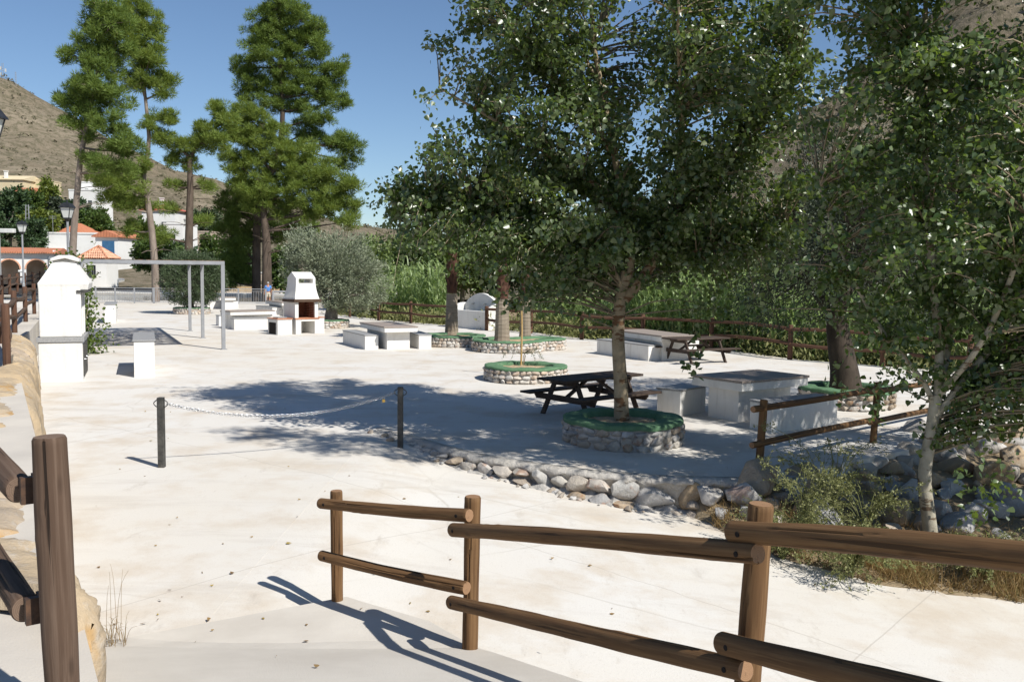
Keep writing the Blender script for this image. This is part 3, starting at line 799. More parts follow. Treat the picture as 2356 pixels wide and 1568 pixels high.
# ---- foreground fence along the right edge of the ramp
root = empty('timber_fence', (P(775, 1400, 7.37).x, 7.37, 0)); tag(root, 'brown round timber fence with three posts in the foreground on the ramp edge', 'fence')
post1b = P(776, 1402, 7.37); post1t = P(774, 1128, 7.37)
post2b = P(1080, 1512, 6.4); post2t = P(1088, 1141, 6.4)
post3t = P(1751, 1158, 3.95)
log('post', post1b + Vector((0, 0, -.15)), post1t, .049, M['log'], root, n=40, seg=36)
log('post', post2b + Vector((0, 0, -.15)), post2t, .057, M['log'], root, n=40, seg=36)
log('post', (post3t.x - .055, post3t.y, .45), post3t, .0565, M['log'], root, n=44, seg=44)
log('post', (1.93, 2.62, .8), (1.93, 2.62, 2.1), .06, M['log'], root)
def rail(a, b, r0, r1, holes=True):
    o_ = log('rail', a, b, r0, M['log'], root, r1, .014, 44, 60)
    if holes:
        dr = (b - a).normalized(); n_ = Vector((dr.y, -dr.x, 0)).normalized()
        if n_.y > 0: n_ = -n_
        for p_, r_ in ((a + dr * .085, r0), (b - dr * .085, r1)): hole(o_, p_ + n_ * (r_ * 1.0), n_, .0125)
    return o_
rail(P(737, 1157, 7.27), P(1080, 1185, 6.30), .043, .049)
rail(P(739, 1277, 7.27), P(1074, 1352, 6.30), .042, .049)
rail(P(1042, 1218, 6.30), P(1744, 1273, 3.83), .049, .049)
rail(P(1038, 1384, 6.30), P(1716, 1542, 3.80), .048, .050)
rail(P(1683, 1222, 4.0), P(2780, 1330, 2.45), .050, .054)
rail(P(1659, 1477, 3.9), P(2600, 1705, 2.45), .050, .054)

# ---- near post and rails at the left edge
root = empty('timber_fence', (-1.67, 3.3, 1.0)); tag(root, 'weathered timber fence at the left edge with rails on metal brackets', 'fence')
pt = P(114, 1003, 3.3)
log('post', (pt.x + .03, 3.3, .85), pt, .0605, M['oldlog'], root, n=48, seg=48)
for v_, zz in ((1126, 0), (1400, 0)):
    e_ = P(45 if v_ == 1126 else 60, v_, 3.36)
    far = e_ + Vector((-.62, .78, .03)) * 3.0
    log('rail', e_, far, .052, M['oldlog'], root, n=44, seg=60)
    b_ = P(86 if v_ == 1126 else 97, v_ - 4, 3.36)
    mb = MB()
    M4 = Matrix.Translation(b_) @ Matrix.Rotation(R(-52), 4, 'Z')
    mb.box(-.045, .03, -.012, .0, -.05, .05, M4).box(-.05, -.044, -.012, .075, -.05, .05, M4).box(.0, .03, -.06, -.012, -.05, .05, M4)
    br = mb.build('bracket', M['bracket'], root, True)
    MB().tube([M4 @ Vector((-.02, -.02, .02)), M4 @ Vector((-.02, -.035, .02))], .008, 8).build('screw', M['chain'], br, True)
# further posts of the same walkway edge
root = empty('timber_fence', (*FL(19.4), 1.0)); tag(root, 'brown timber fence along the raised walkway beside the white oven', 'fence')
ss = [Vector(FL(13.9)), at(4, 790, 1.0), at(34, 765, 1.0), at(59, 740, 1.0), at(79, 722, 1.0)]
prev = None
for s_ in ss:
    x, y = s_.x, s_.y
    log('post', (x, y, .9), (x, y, 2.08), .066, M['farlog'], root, n=10, seg=4)
    if prev:
        for z in (1.42, 1.86): log('rail', (prev[0], prev[1], z), (x, y, z + random.uniform(-.04, .04)), .06, M['oldlog'], root, bend=.09, n=8, seg=8)
    prev = (x, y)
root = empty('timber_fence', (-19.5, 40, 1.0)); tag(root, 'distant brown timber fence in front of the white arcade', 'fence')
prev = None
for k in range(8):
    p_ = at(-30 + 17.5 * k, 690 - 5.5 * k, 1.0)
    log('post', p_ - Vector((0, 0, .1)), p_ + Vector((0, 0, 1.15)), .09, M['farlog'], root, n=8, seg=3)
    if prev:
        for z in (.45, .9): log('rail', prev + Vector((0, 0, z)), p_ + Vector((0, 0, z)), .06, M['oldlog'], root, bend=.1, n=8, seg=6)
    prev = p_

# ---- fence along the terrace edge, right
root = empty('timber_fence', (3.5, 12.8, 0)); tag(root, 'dark timber fence on the terrace edge above the boulders', 'fence')
tp = [(at(1745, 1083), at(1753, 917)), ]
pb = [at(1745, 1082), at(2008, 1018), at(2251, 962), Vector((12.0, 20.2, 0))]
tops = []
for i, b_ in enumerate(pb):
    lean = Vector((.045 if i < 2 else 0, 0, 0))
    log('post', b_ - Vector((0, 0, .1)), b_ + Vector((0, 0, 1.0)) + lean, .056, M['log'], root, n=12)
off = Vector((-.05, -.085, 0))
for i in range(3):
    a, b_ = pb[i] + off, pb[i + 1] + off
    ext = (b_ - a).normalized() * .14
    for z in (.36, .86):
        log('rail', a - (ext if i == 0 else ext * .8) + Vector((0, 0, z + (.0 if i % 2 else .03))), b_ + ext * .8 + Vector((0, 0, z + (.0 if i % 2 else .03))), .048, M['log'], root, bend=.015, n=10)

# ---- long fence at the back of the plaza
root = empty('timber_fence', (2.8, 36.6, 0)); tag(root, 'long brown timber fence at the back of the plaza before the reeds', 'fence')
bp = [at(u, v) for u, v in ((760, 723), (805, 729), (871, 737), (945, 743), (1030, 750))]
bp2 = [at(u, v) for u, v in ((1119.5, 760), (1221, 766.5), (1338, 781), (1478, 790), (1636, 802), (1817, 827), (2030, 843), (2230, 862))]
for seq in (bp, bp2):
    for i, b_ in enumerate(seq):
        log('post', b_ - Vector((0, 0, .1)), b_ + Vector((0, 0, 1.12)), .085 if seq is bp2 else .08, M['farlog'], root, n=8, seg=3)
        if i:
            for z in (.5, .98):
                log('rail', seq[i-1] + Vector((0, -.1, z)), b_ + Vector((0, -.1, z + random.uniform(-.03, .03))), .058, M['farlog'], root, bend=.07, n=8, seg=8)

# ================================================================== BOLLARDS AND CHAIN
def bollard(label, u, vb, vt):
    b_ = hit(u, vb, road_z); h = (vb - vt) / FPX * b_.y
    root = empty('bollard', b_); tag(root, label, 'bollard', 'chain bollards')
    MB().box(-.042, .042, -.042, .042, -.05, h).build('post', M['iron'], root, bevel=.006)
    for s_ in (-1, 1):
        pts = [(s_ * (.042 + .055 * math.sin(math.pi * k / 10)), 0, h - .03 - .11 * k / 10) for k in range(11)]
        MB().tube(pts, .007, 6).build('ring', M['iron'], root)
    return b_, h
b1, h1 = bollard('dark square bollard standing alone in the sun, chain hooked on', 372.5, 1074, 910)
b2, h2 = bollard('dark square bollard beside the stone terrace edge in tree shade', 921, 1029, 887)
ca = b1 + Vector((.09, 0, h1 - .09)); cb = b2 + Vector((-.09, 0, h2 - .09))
root = empty('chain', (ca + cb) / 2 - Vector((0, 0, .6))); tag(root, 'bright steel chain hanging between the two bollards', 'chain')
lk = MB(); pts = []
for k in range(16):
    a = 2 * math.pi * k / 16; pts.append(((.011 if math.cos(a) > 0 else -.011) * 1 + .009 * math.cos(a), .014 * math.sin(a) + (.012 if math.sin(a) > 0 else -.012), 0))
pts = [(x * .9, y * 1.1, z) for x, y, z in pts]
n_ = len(pts); rings = []
for i, p_ in enumerate(pts):
    tdir = (Vector(pts[(i + 1) % n_]) - Vector(pts[i - 1])).normalized(); a_ = Vector((0, 0, 1)); b_ = tdir.cross(a_)
    rings.append([Vector(p_) + (a_ * math.cos(k * 1.2566) + b_ * math.sin(k * 1.2566)) * .0045 for k in range(5)])
rings.append(rings[0]); lk.loft(rings, True, False)
lme = lk.mesh('link', True); lme.materials.append(M['chain'])
def cat_pt(t_): return ca.lerp(cb, t_) - Vector((0, 0, .26 * (1 - (2 * t_ - 1) ** 2)))
NL = 92
for k in range(NL):
    t0 = (k + .5) / NL; p_ = cat_pt(t0); d_ = (cat_pt(min(1, t0 + .004)) - cat_pt(max(0, t0 - .004))).normalized()
    o_ = link('link', lme, None, root)
    o_.rotation_mode = 'QUATERNION'
    q = Vector((0, 1, 0)).rotation_difference(d_)
    from mathutils import Quaternion
    o_.rotation_quaternion = Quaternion(d_, (math.pi / 2 if k % 2 else 0) + random.uniform(-.3, .3)) @ q
    o_.location = p_ - wloc(root)
pl = cat_pt(.945)
root = empty('padlock', pl - Vector((0, 0, .06))); tag(root, 'small brass padlock hanging near the end of the chain', 'padlock')
MB().box(-.022, .022, -.009, .009, -.03, .02).build('body', M['brass'], root, bevel=.004)
MB().tube([(-.014, 0, .02), (-.014, 0, .045), (-.008, 0, .056), (.008, 0, .056), (.014, 0, .045), (.014, 0, .02)], .0035, 6).build('shackle', M['chain'], root)

# ================================================================== WHITE TABLES AND BENCHES
def frame3(l, f, r, z, ratio_fix=None):
    A, B, C = at(*l, z), at(*f, z), at(*r, z)
    a, c = A - B, C - B
    if c.length >= a.length: ex = c.normalized()
    else:
        pa = a.normalized(); ex = Vector((-pa.y, pa.x, 0)) * -1
        if ex.dot(c) < 0: ex = -ex
    ey = Vector((-ex.y, ex.x, 0))
    if ey.dot(a) < 0: ey = -ey
    return B, ex, ey, abs(c.dot(ex)), abs(a.dot(ey))

def block(name, label, cat, l, f, r, h, kind, group, lx=None, ly=None, top='granite', inset=(.16, .16)):
    B, ex, ey, Lx, Ly = frame3(l, f, r, h)
    Lx = lx or Lx; Ly = ly or Ly
    root = empty(name, (B.x, B.y, 0), math.atan2(ex.y, ex.x)); tag(root, label, cat, group)
    if kind == 'bench':
        MB().box(.015, Lx - .015, .015, Ly - .015, -.02, h - .035).build('base', M['white'], root, bevel=.012)
        MB().box(0, Lx, 0, Ly, h - .032, h).build('seat_slab', M[top], root, bevel=.004)
    else:
        MB().box(inset[0], Lx - inset[0], inset[1], Ly - inset[1], -.02, h - .20).build('pedestal', M['white'], root, bevel=.012)
        MB().box(.02, Lx - .02, .02, Ly - .02, h - .197, h - .045).build('slab', M['white'], root, bevel=.01)
        MB().box(0, Lx, 0, Ly, h - .042, h).build('top_slab', M[top], root, bevel=.004)
    return root, (B, ex, ey, Lx, Ly)

GB, GT = 'white masonry benches', 'white masonry tables'
# near set, right
block('concrete_table', 'white masonry table with brown stone top beside the trunk planter', 'table', (1590, 861), (1708, 877), (1863, 863), .80, 'table', GT, top='granite_brown', inset=(.22, .26))
block('concrete_bench', 'short white bench between near table and poplar planter', 'bench', (1524, 888), (1567, 896.5), (1627, 886), .52, 'bench', GB)
block('concrete_bench', 'white bench with leaf shadows behind the terrace fence rails', 'bench', (1724, 918), (1777, 927), (1931, 912), .52, 'bench', GB)
# centre set
block('concrete_table', 'white masonry table in the middle of the plaza between two white benches', 'table', (827, 740.5), (884, 751.5), (950, 748), .80, 'table', GT, top='granite_brown', inset=(.2, .3))
block('concrete_bench', 'white bench left of the plaza middle table', 'bench', (787.5, 758.5), (839, 770.5), (870.5, 769.5), .5, 'bench', GB)
block('concrete_bench', 'white bench right of the plaza middle table near the palms', 'bench', (931, 759.5), (963, 769.5), (990, 768), .5, 'bench', GB)
# far right set behind the poplar trunk
rt_, fr = block('concrete_table', 'white masonry table behind the far picnic table', 'table', (1408, 757.5), (1522, 772), (1572, 767), .80, 'table', GT, top='granite_brown')
block('concrete_bench', 'long white bench in front of the table by the reeds', 'bench', (1372, 779), (1492, 793.5), (1518, 790), .5, 'bench', GB)
block('concrete_bench', 'white bench behind the table by the reeds', 'bench', (1455, 766), (1568, 781), (1594, 778), .5, 'bench', GB)
# left sets behind the grill
block('concrete_table', 'white masonry table directly left of the white grill', 'table', (519, 712), (529.5, 715.5), (634, 713), .80, 'table', GT, top='granite_brown', ly=1.0)
block('concrete_bench', 'long white bench in front of the table left of the grill', 'bench', (531.5, 729.5), (538, 732.5), (622, 731), .5, 'bench', GB, ly=.55)
block('concrete_bench', 'grey topped bench half hidden by the grey pergola post', 'bench', (500, 723), (503, 725), (560, 724), .5, 'bench', GB, ly=.5)
block('concrete_bench', 'white bench behind the grill counter', 'bench', (588, 702), (626, 706.5), (643.5, 705.5), .5, 'bench', GB)
block('concrete_table', 'stone topped white table partly behind the grill', 'table', (611, 690.5), (648, 695), (672, 693), .80, 'table', GT, top='granite_brown')
block('concrete_bench', 'white bench at the far side near the pool railing', 'bench', (470, 691), (477, 693), (549, 692), .5, 'bench', GB, ly=.5)
block('concrete_table', 'small white table furthest back beside the pool railing', 'table', (498, 681), (505, 683.4), (540, 682.4), .8, 'table', GT, top='granite_brown', ly=1)
# serving counters
def counter(label, l, f, r, lx, ly):
    B, ex, ey, Lx, Ly = frame3(l, f, r, .93)
    d_ = Vector((-.375, .927, 0)); n_ = Vector((.927, .375, 0))
    root = empty('serving_counter', (B.x, B.y, 0), math.atan2(n_.y, n_.x)); tag(root, label, 'counter', 'serving counters')
    MB().box(.015, lx - .015, .015, ly, -.02, .89).build('base', M['white'], root, bevel=.012)
    MB().box(-.01, lx + .01, -.01, ly + .01, .893, .93).build('counter_top', M['granite'], root, bevel=.004)
counter('narrow white serving counter with grey stone top under the pergola front', (305, 775), (305.5, 782), (353, 782), .51, 3.0)
counter('narrow white serving counter further back beside the climbing plant', (225, 693), (239, 699), (263, 699), .52, 3.2)

# ================================================================== PICNIC TABLES
def picnic(label, l, f, r, Lg, Wd):
    B, ex, ey, Lx, Ly = frame3(l, f, r, .75)
    cpos = B + ex * Lx / 2 + ey * Ly / 2
    root = empty('picnic_table', (cpos.x, cpos.y, 0), math.atan2(ex.y, ex.x)); tag(root, label, 'picnic table', 'wooden picnic tables')
    n_ = 5; pw = Wd / n_
    for k in range(n_):
        y = -Wd / 2 + pw * (k + .5)
        MB().box(-Lg / 2 + random.uniform(0, .01), Lg / 2 - random.uniform(0, .01), y - pw / 2 + .006, y + pw / 2 - .006, .708 + random.uniform(-.002, .002), .75).build('top_plank', M['plank'], root, bevel=.004)
    for s_ in (-1, 1):
        for k in range(2):
            y = s_ * (.64 + .15 * k)
            MB().box(-Lg / 2, Lg / 2, y - .069, y + .069, .415, .455).build('seat_plank', M['plank'], root, bevel=.004)
    for sx in (-1, 1):
        x = sx * (Lg / 2 - .34)
        MB().loft([[(x - .022, -.80, .372), (x - .022, -.74, .30), (x - .022, .74, .30), (x - .022, .80, .372), (x - .022, .80, .412), (x - .022, -.80, .412)], [(x + .022, -.80, .372), (x + .022, -.74, .30), (x + .022, .74, .30), (x + .022, .80, .372), (x + .022, .80, .412), (x + .022, -.80, .412)]]).build('seat_bearer', M['plank'], root)
        MB().loft([[(x - .024, -Wd / 2 + .03, .66), (x - .024, -Wd / 2 + .09, .61), (x - .024, Wd / 2 - .09, .61), (x - .024, Wd / 2 - .03, .66), (x - .024, Wd / 2 - .03, .705), (x - .024, -Wd / 2 + .03, .705)], [(x + .024, -Wd / 2 + .03, .66), (x + .024, -Wd / 2 + .09, .61), (x + .024, Wd / 2 - .09, .61), (x + .024, Wd / 2 - .03, .66), (x + .024, Wd / 2 - .03, .705), (x + .024, -Wd / 2 + .03, .705)]]).build('top_bearer', M['plank'], root)
        for sy in (-1, 1):
            x2 = x - sx * .049
            MB().loft([[(x2 - .024, sy * .62 - .05, 0), (x2 + .024, sy * .62 - .05, 0), (x2 + .024, sy * .62 + .05, 0), (x2 - .024, sy * .62 + .05, 0)],
                       [(x2 - .024, sy * .27 - .05, .70), (x2 + .024, sy * .27 - .05, .70), (x2 + .024, sy * .27 + .05, .70), (x2 - .024, sy * .27 + .05, .70)]]).build('leg', M['plank'], root)
        MB().loft([[(sx * (Lg / 2 - .36), -.04, .32), (sx * (Lg / 2 - .36), .04, .32), (sx * (Lg / 2 - .36), .04, .37), (sx * (Lg / 2 - .36), -.04, .37)], [(sx * .12, -.04, .66), (sx * .12, .04, .66), (sx * .12, .04, .705), (sx * .12, -.04, .705)]]).build('brace', M['plank'], root)
picnic('dark wooden picnic table in the shade beside the poplar trunk', (1225, 866), (1301, 880), (1503, 860), 2.15, .78)
picnic('sunlit wooden picnic table further off in front of the reeds', (1531, 775), (1562, 780.5), (1686, 776.5), 2.1, .78)

# ================================================================== WHITE GRILL
def grill():
    o0 = at(681, 769)
    root = empty('barbecue_grill', (o0.x, o0.y, 0), R(42)); tag(root, 'white masonry barbecue with curved hood, dark beam and side sink', 'barbecue')
    W_ = M['white']
    mb = MB()
    # base with wood niche
    mb.box(0, .25, 0, 1.05, 0, .62).box(.88, 1.08, 0, 1.05, 0, .62).box(.25, .88, 0, 1.05, .53, .62).box(.25, .88, .95, 1.05, 0, .53)
    mb.build('base', W_, root, bevel=.012)
    MB().box(1.083, 1.36, .03, 1.0, 0, .66).build('side_block', W_, root, bevel=.015)
    MB().box(-.03, 1.10, -.03, 1.0, .623, .665).build('hearth', M['terracotta'], root, bevel=.004)
    MB().box(1.09, 1.38, .01, 1.0, .663, .69).build('tile_ledge', M['terracotta'], root, bevel=.004)
    # firebox: side piers, sooty brick courses behind
    MB().box(-.02, .14, .02, 1.02, .668, 1.33).build('pier', W_, root, bevel=.015)
    MB().box(.90, 1.06, .02, 1.02, .668, 1.33).build('pier', W_, root, bevel=.015)
    back = MB().box(.14, .90, .86, 1.0, .668, 1.42).build('firebox', M['brick'], root)
    for rz_ in range(9):
        for k in range(4):
            x0 = .143 + k * .19 + (.0 if rz_ % 2 else -.09)
            x1 = min(.897, x0 + .18); x0 = max(.143, x0)
            if x1 - x0 > .03: MB().box(x0, x1, .845, .866, .675 + rz_ * .078, .745 + rz_ * .078).build('brick', M['brick'], back)
        for xs in (.14, .888):
            MB().box(xs, xs + .012, .10, .44, .675 + rz_ * .072, .74 + rz_ * .072).box(xs, xs + .012, .46, .84, .675 + rz_ * .072, .74 + rz_ * .072).build('brick', M['brick'], back)
    MB().box(-.12, 1.16, -.09, .05, 1.335, 1.455).build('lintel_beam', M['beam'], root, bevel=.012)
    MB().box(-.12, -.02, .05, .95, 1.34, 1.45).build('side_beam', M['beam'], root, bevel=.012)
    # hood: shell lofted upward, see-through smoke slot near the top
    def ring(z, x0, x1, y0, y1): return [(x0, y0, z), (x1, y0, z), (x1, y1, z), (x0, y1, z)]
    prof = [(1.40, -.05, 1.10, -.03, 1.02), (1.5, -.035, 1.085, -.005, 1.0), (1.62, -.005, 1.055, .03, .96), (1.78, .03, 1.02, .065, .91), (1.95, .055, .99, .085, .87), (2.12, .07, .975, .095, .84)]
    MB().loft([ring(*q) for q in prof]).build('hood', W_, root)
    x0, x1, y0, y1 = .07, .975, .095, .84
    cw = MB().box(x0, x0 + .12, y0, y1, 2.12, 2.30).box(x1 - .12, x1, y0, y1, 2.12, 2.30)
    cw.build('smoke_outlet', W_, root)
    MB().loft([[(x0, y0, 2.302), (x0, y1, 2.302), (x0, y1, 2.33), (x0, (y0 + y1) / 2, 2.58), (x0, y0, 2.33)], [(x1, y0, 2.302), (x1, y1, 2.302), (x1, y1, 2.33), (x1, (y0 + y1) / 2, 2.58), (x1, y0, 2.33)]]).build('cap_roof', W_, root)
    # sink counter
    mb = MB().box(-.80, -.72, .05, .92, 0, .60).box(-.22, -.14, .05, .92, 0, .60).box(-.72, -.22, .05, .14, 0, .60).box(-.72, -.22, .84, .92, .0, .6).box(-.80, -.14, .05, .92, .60, .635)
    mb.build('sink_counter', W_, root, bevel=.012)
    MB().box(-.82, -.12, .02, .95, .638, .675).build('counter_tiles', M['terracotta'], root, bevel=.004)
    MB().box(-.69, -.28, .22, .66, .678, .715).build('sink', M['granite'], root, bevel=.01)
    MB().tube([(-.2, .75, .67), (-.2, .75, 1.0), (-.24, .72, 1.02), (-.4, .62, 1.01), (-.41, .61, .98)], .012, 6).build('tap', M['iron'], root)
    MB().box(-.805, -.80, .20, .80, .02, .50).build('niche_shade_panel', M['hole'], root)  # black panel on the closed end wall paints the open niche's shade
grill()

# ================================================================== LEFT OVEN
def oven():
    A = at(89.5, 879); B = at(184.5, 877)
    wd = .945; ang = R(22)
    root = empty('outdoor_oven', (A.x, A.y, 0), ang); tag(root, 'tall white masonry oven with pyramid hood beside the rock wall', 'oven')
    W_ = M['white']; Dp = 1.9
    MB().box(0, wd, 0, Dp, -.02, .93).build('base', W_, root, bevel=.02)
    MB().box(-.03, wd + .04, -.03, Dp + .03, .933, 1.045).build('shelf', M['granite'], root, bevel=.006)
    for k in range(2):
        dr = MB().box(wd + .001, wd + .02, .2 + .8 * k, .9 + .8 * k, .08, .86).build('cupboard_door', M['iron'], root)
        MB().tube([(wd + .02, .3 + .8 * k, .5), (wd + .06, .3 + .8 * k, .5), (wd + .06, .4 + .8 * k, .5)], .01, 6).build('handle', M['chain'], dr)
    # body with an arched fire opening on the plaza side
    MB().box(.03, wd - .30, .23, Dp - .1, 1.048, 2.30).build('body', W_, root, bevel=.03)
    MB().box(.03, wd - .01, .03, .227, 1.048, 2.30).build('end_wall', W_, root, bevel=.03)
    MB().box(wd - .298, wd - .02, Dp - .3, Dp - .1, 1.048, 2.18).build('pier', W_, root, bevel=.015)
    MB().box(wd - .298, wd - .02, .95, 1.1, 1.048, 2.18).build('pier', W_, root, bevel=.015)
    MB().box(wd - .298, wd - .06, .23, .94, 1.05, 1.72).build('front_panel', W_, root, bevel=.01)
    MB().box(wd - .298, wd - .06, 1.11, Dp - .31, 1.05, 1.72).build('front_panel', W_, root, bevel=.01)
    MB().box(wd - .298, wd - .28, .24, Dp - .31, 1.73, 2.15).build('firebox', M['brick'], root)
    MB().box(wd - .1, wd + .13, .0, Dp - .05, 2.10, 2.16).build('lintel', M['iron'], root)
    rr = lambda z, x0, x1, y0, y1: [(x0, y0, z), (x1, y0, z), (x1, y1, z), (x0, y1, z)]
    MB().loft([rr(2.165, .03, wd + .14, .04, Dp - .05), rr(2.32, .02, wd + .17, .02, Dp - .03), rr(2.36, .05, wd + .15, .05, Dp - .06), rr(2.60, .19, wd - .0, .28, Dp - .35), rr(2.86, .33, wd - .16, .55, Dp - .62)]).build('hood', W_, root, bevel=.015)
    MB().box(.36, wd - .2, .6, Dp - .66, 2.86, 2.93).build('neck', W_, root)
    xa, xb = .27, wd - .06
    MB().loft([[(xa, .42, 2.90), ((xa + xb) / 2 - .12, .42, 2.985), ((xa + xb) / 2 + .12, .42, 2.985), (xb, .42, 2.90), (xb, .42, 2.83), ((xa + xb) / 2, .42, 2.915), (xa, .42, 2.84)],
               [(xa, Dp - .5, 2.90), ((xa + xb) / 2 - .12, Dp - .5, 2.985), ((xa + xb) / 2 + .12, Dp - .5, 2.985), (xb, Dp - .5, 2.90), (xb, Dp - .5, 2.83), ((xa + xb) / 2, Dp - .5, 2.915), (xa, Dp - .5, 2.84)]]).build('cap', W_, root, bevel=.012)
oven()

# ================================================================== PERGOLA
t = NT('heather_mat'); p = t.world((8, 8, 8))
c = t.mix(t.ramp(t.noise(p, 1.5, 5, .7), [(.4, BLK), (.6, WHT)]), (.10, .055, .03), (.22, .14, .08)); t.col(c); t.rough(.95)
al = t.ramp(t.noise(t.world((2.2, 6, 2)), 1.4, 5, .8), [(.50, WHT), (.56, BLK)])
t.l(al, t.b.inputs['Alpha']); M['mat'] = t.m
def pergola():
    fr_ = at(514.5, 803.5); br_ = at(437.5, 761)
    ax = (br_ - fr_); Ld = ax.length; ax.normalize(); nx = Vector((-ax.y, ax.x, 0))  # to the left
    root = empty('pergola', fr_); tag(root, 'grey steel pergola frame roofed with brushwood matting', 'pergola')
    H = 2.94; Wd = 4.25; s_ = .058
    Mx = Matrix(((nx.x, ax.x, 0, 0), (nx.y, ax.y, 0, 0), (0, 0, 1, 0), (0, 0, 0, 1)))
    for i, y in enumerate((0, .56 * Ld, Ld)):
        for x in (0, Wd):
            MB().box(x - s_, x + s_, y - s_, y + s_, 0, H - .12, Mx).build('post', M['steel_grey'], root)
            MB().box(x - .11, x + .11, y - .11, y + .11, 0.001, .012, Mx).build('foot_plate', M['steel_grey'], root)
    for x in (0, Wd): MB().box(x - s_, x + s_, -s_, Ld + s_, H - .117, H, Mx).build('side_beam', M['steel_grey'], root)
    for y in (0, .56 * Ld, Ld): MB().box(s_ + .002, Wd - s_ - .002, y - s_, y + s_, H - .116, H - .001, Mx).build('cross_beam', M['steel_grey'], root)
    MB().box(-.04, Wd + .04, -.04, Ld + .04, H + .004, H + .02, Mx).build('roof_mat', M['mat'], root)
pergola()

# ================================================================== FOUNTAIN
def fountain():
    B = at(1116, 759.5)
    ex = Vector((-.66, .75, 0)); ey = Vector((.75, .66, 0))  # along the front to the far left end, and back
    root = empty('fountain', B); tag(root, 'white masonry fountain basin with arched back panel', 'fountain')
    Mx = Matrix(((ex.x, ey.x, 0, 0), (ex.y, ey.y, 0, 0), (0, 0, 1, 0), (0, 0, 0, 1)))
    Lf = (at(1030, 752) - B).dot(ex); Dp = 1.05
    def T(p): return Mx @ Vector(p)
    MB().box(.16, Lf - .16, .02, .18, -.02, .86, Mx).build('basin_wall', M['white'], root, bevel=.02)
    for x0, x1 in ((0, .158), (Lf - .158, Lf)):
        pr = [(0, -.02), (0, .84), (.12, .90), (.3, 1.03), (.5, 1.13), (.72, 1.18), (Dp, 1.19), (Dp, -.02)]
        MB().loft([[T((x0, y, z)) for y, z in pr], [T((x1, y, z)) for y, z in pr]]).build('side_wall', M['white'], root, bevel=.015)
    n_ = 16; pr = [(.162, -.02), (.162, 1.14)] + [(.22 + (Lf - .44) * k / n_, 1.18 + .48 * math.sin(math.pi * k / n_) ** .8) for k in range(n_ + 1)] + [(Lf - .162, 1.14), (Lf - .162, -.02)]
    bp_ = MB().loft([[T((x, Dp - .17, z)) for x, z in pr], [T((x, Dp + .0, z)) for x, z in pr]]).build('back_panel', M['white'], root, bevel=.012)
    MB().box(.16, Lf - .16, .185, Dp - .175, .5, .55, Mx).build('water', M['water'], root)
    for x in (Lf * .36, Lf * .68): MB().tube([T((x, Dp - .17, 1.15)), T((x, Dp - .30, 1.15)), T((x, Dp - .32, 1.10))], .02, 6).build('spout', M['iron'], bp_)
fountain()

# ================================================================== STONE PLANTERS
import bmesh
def ico(sub):
    b_ = bmesh.new(); bmesh.ops.create_icosphere(b_, subdivisions=sub, radius=1.0)
    v = np.array([x.co[:] for x in b_.verts]); f = np.array([[q.index for q in x.verts] for x in b_.faces]); b_.free()
    return v, f
ICO1, ICO2, ICO3 = ico(1), ico(2), ico(3)
ICO2 = ico(2)
def rock_mesh(name, base, mat, seed, cuts=7, rough=.12, kmin=.55, kmax=.9, boxy=.35):
    r = np.random.default_rng(seed)
    v, f = base; v = v.copy()
    # push towards a box, then shave with planes for flat facets
    m_ = np.max(np.abs(v), axis=1, keepdims=True); v = v * (1 - boxy) + (v / m_) * boxy
    for _ in range(cuts):
        nrm = r.normal(size=3); nrm /= np.linalg.norm(nrm); k = r.uniform(kmin, kmax)
        d_ = v @ nrm; over = d_ > k
        v[over] -= np.outer(d_[over] - k, nrm) * .92
    for s_, a_ in ((2.2, rough), (5.0, rough * .4)):
        for q in range(3):
            w_ = r.normal(size=3) * s_; ph = r.uniform(0, 6.28)
            v += v * (a_ / 3 * np.sin(v @ w_ + ph))[:, None]
    me = np_mesh(name, v, f, True)
    me.set_sharp_from_angle(angle=R(38))
    me.materials.append(mat)
    return me
PEB = [rock_mesh('stone', ICO2, M['whitestone'], 100 + k, 9, .10, .5, .92, .4) for k in range(10)]
PEBD = [rock_mesh('stone', ICO2, M['stone'], 120 + k, 10, .10, .48, .92, .45) for k in range(10)]
PEBS = [rock_mesh('stone', ICO1, M['whitestone'], 140 + k, 3, .08, .6, .95, .2) for k in range(8)]

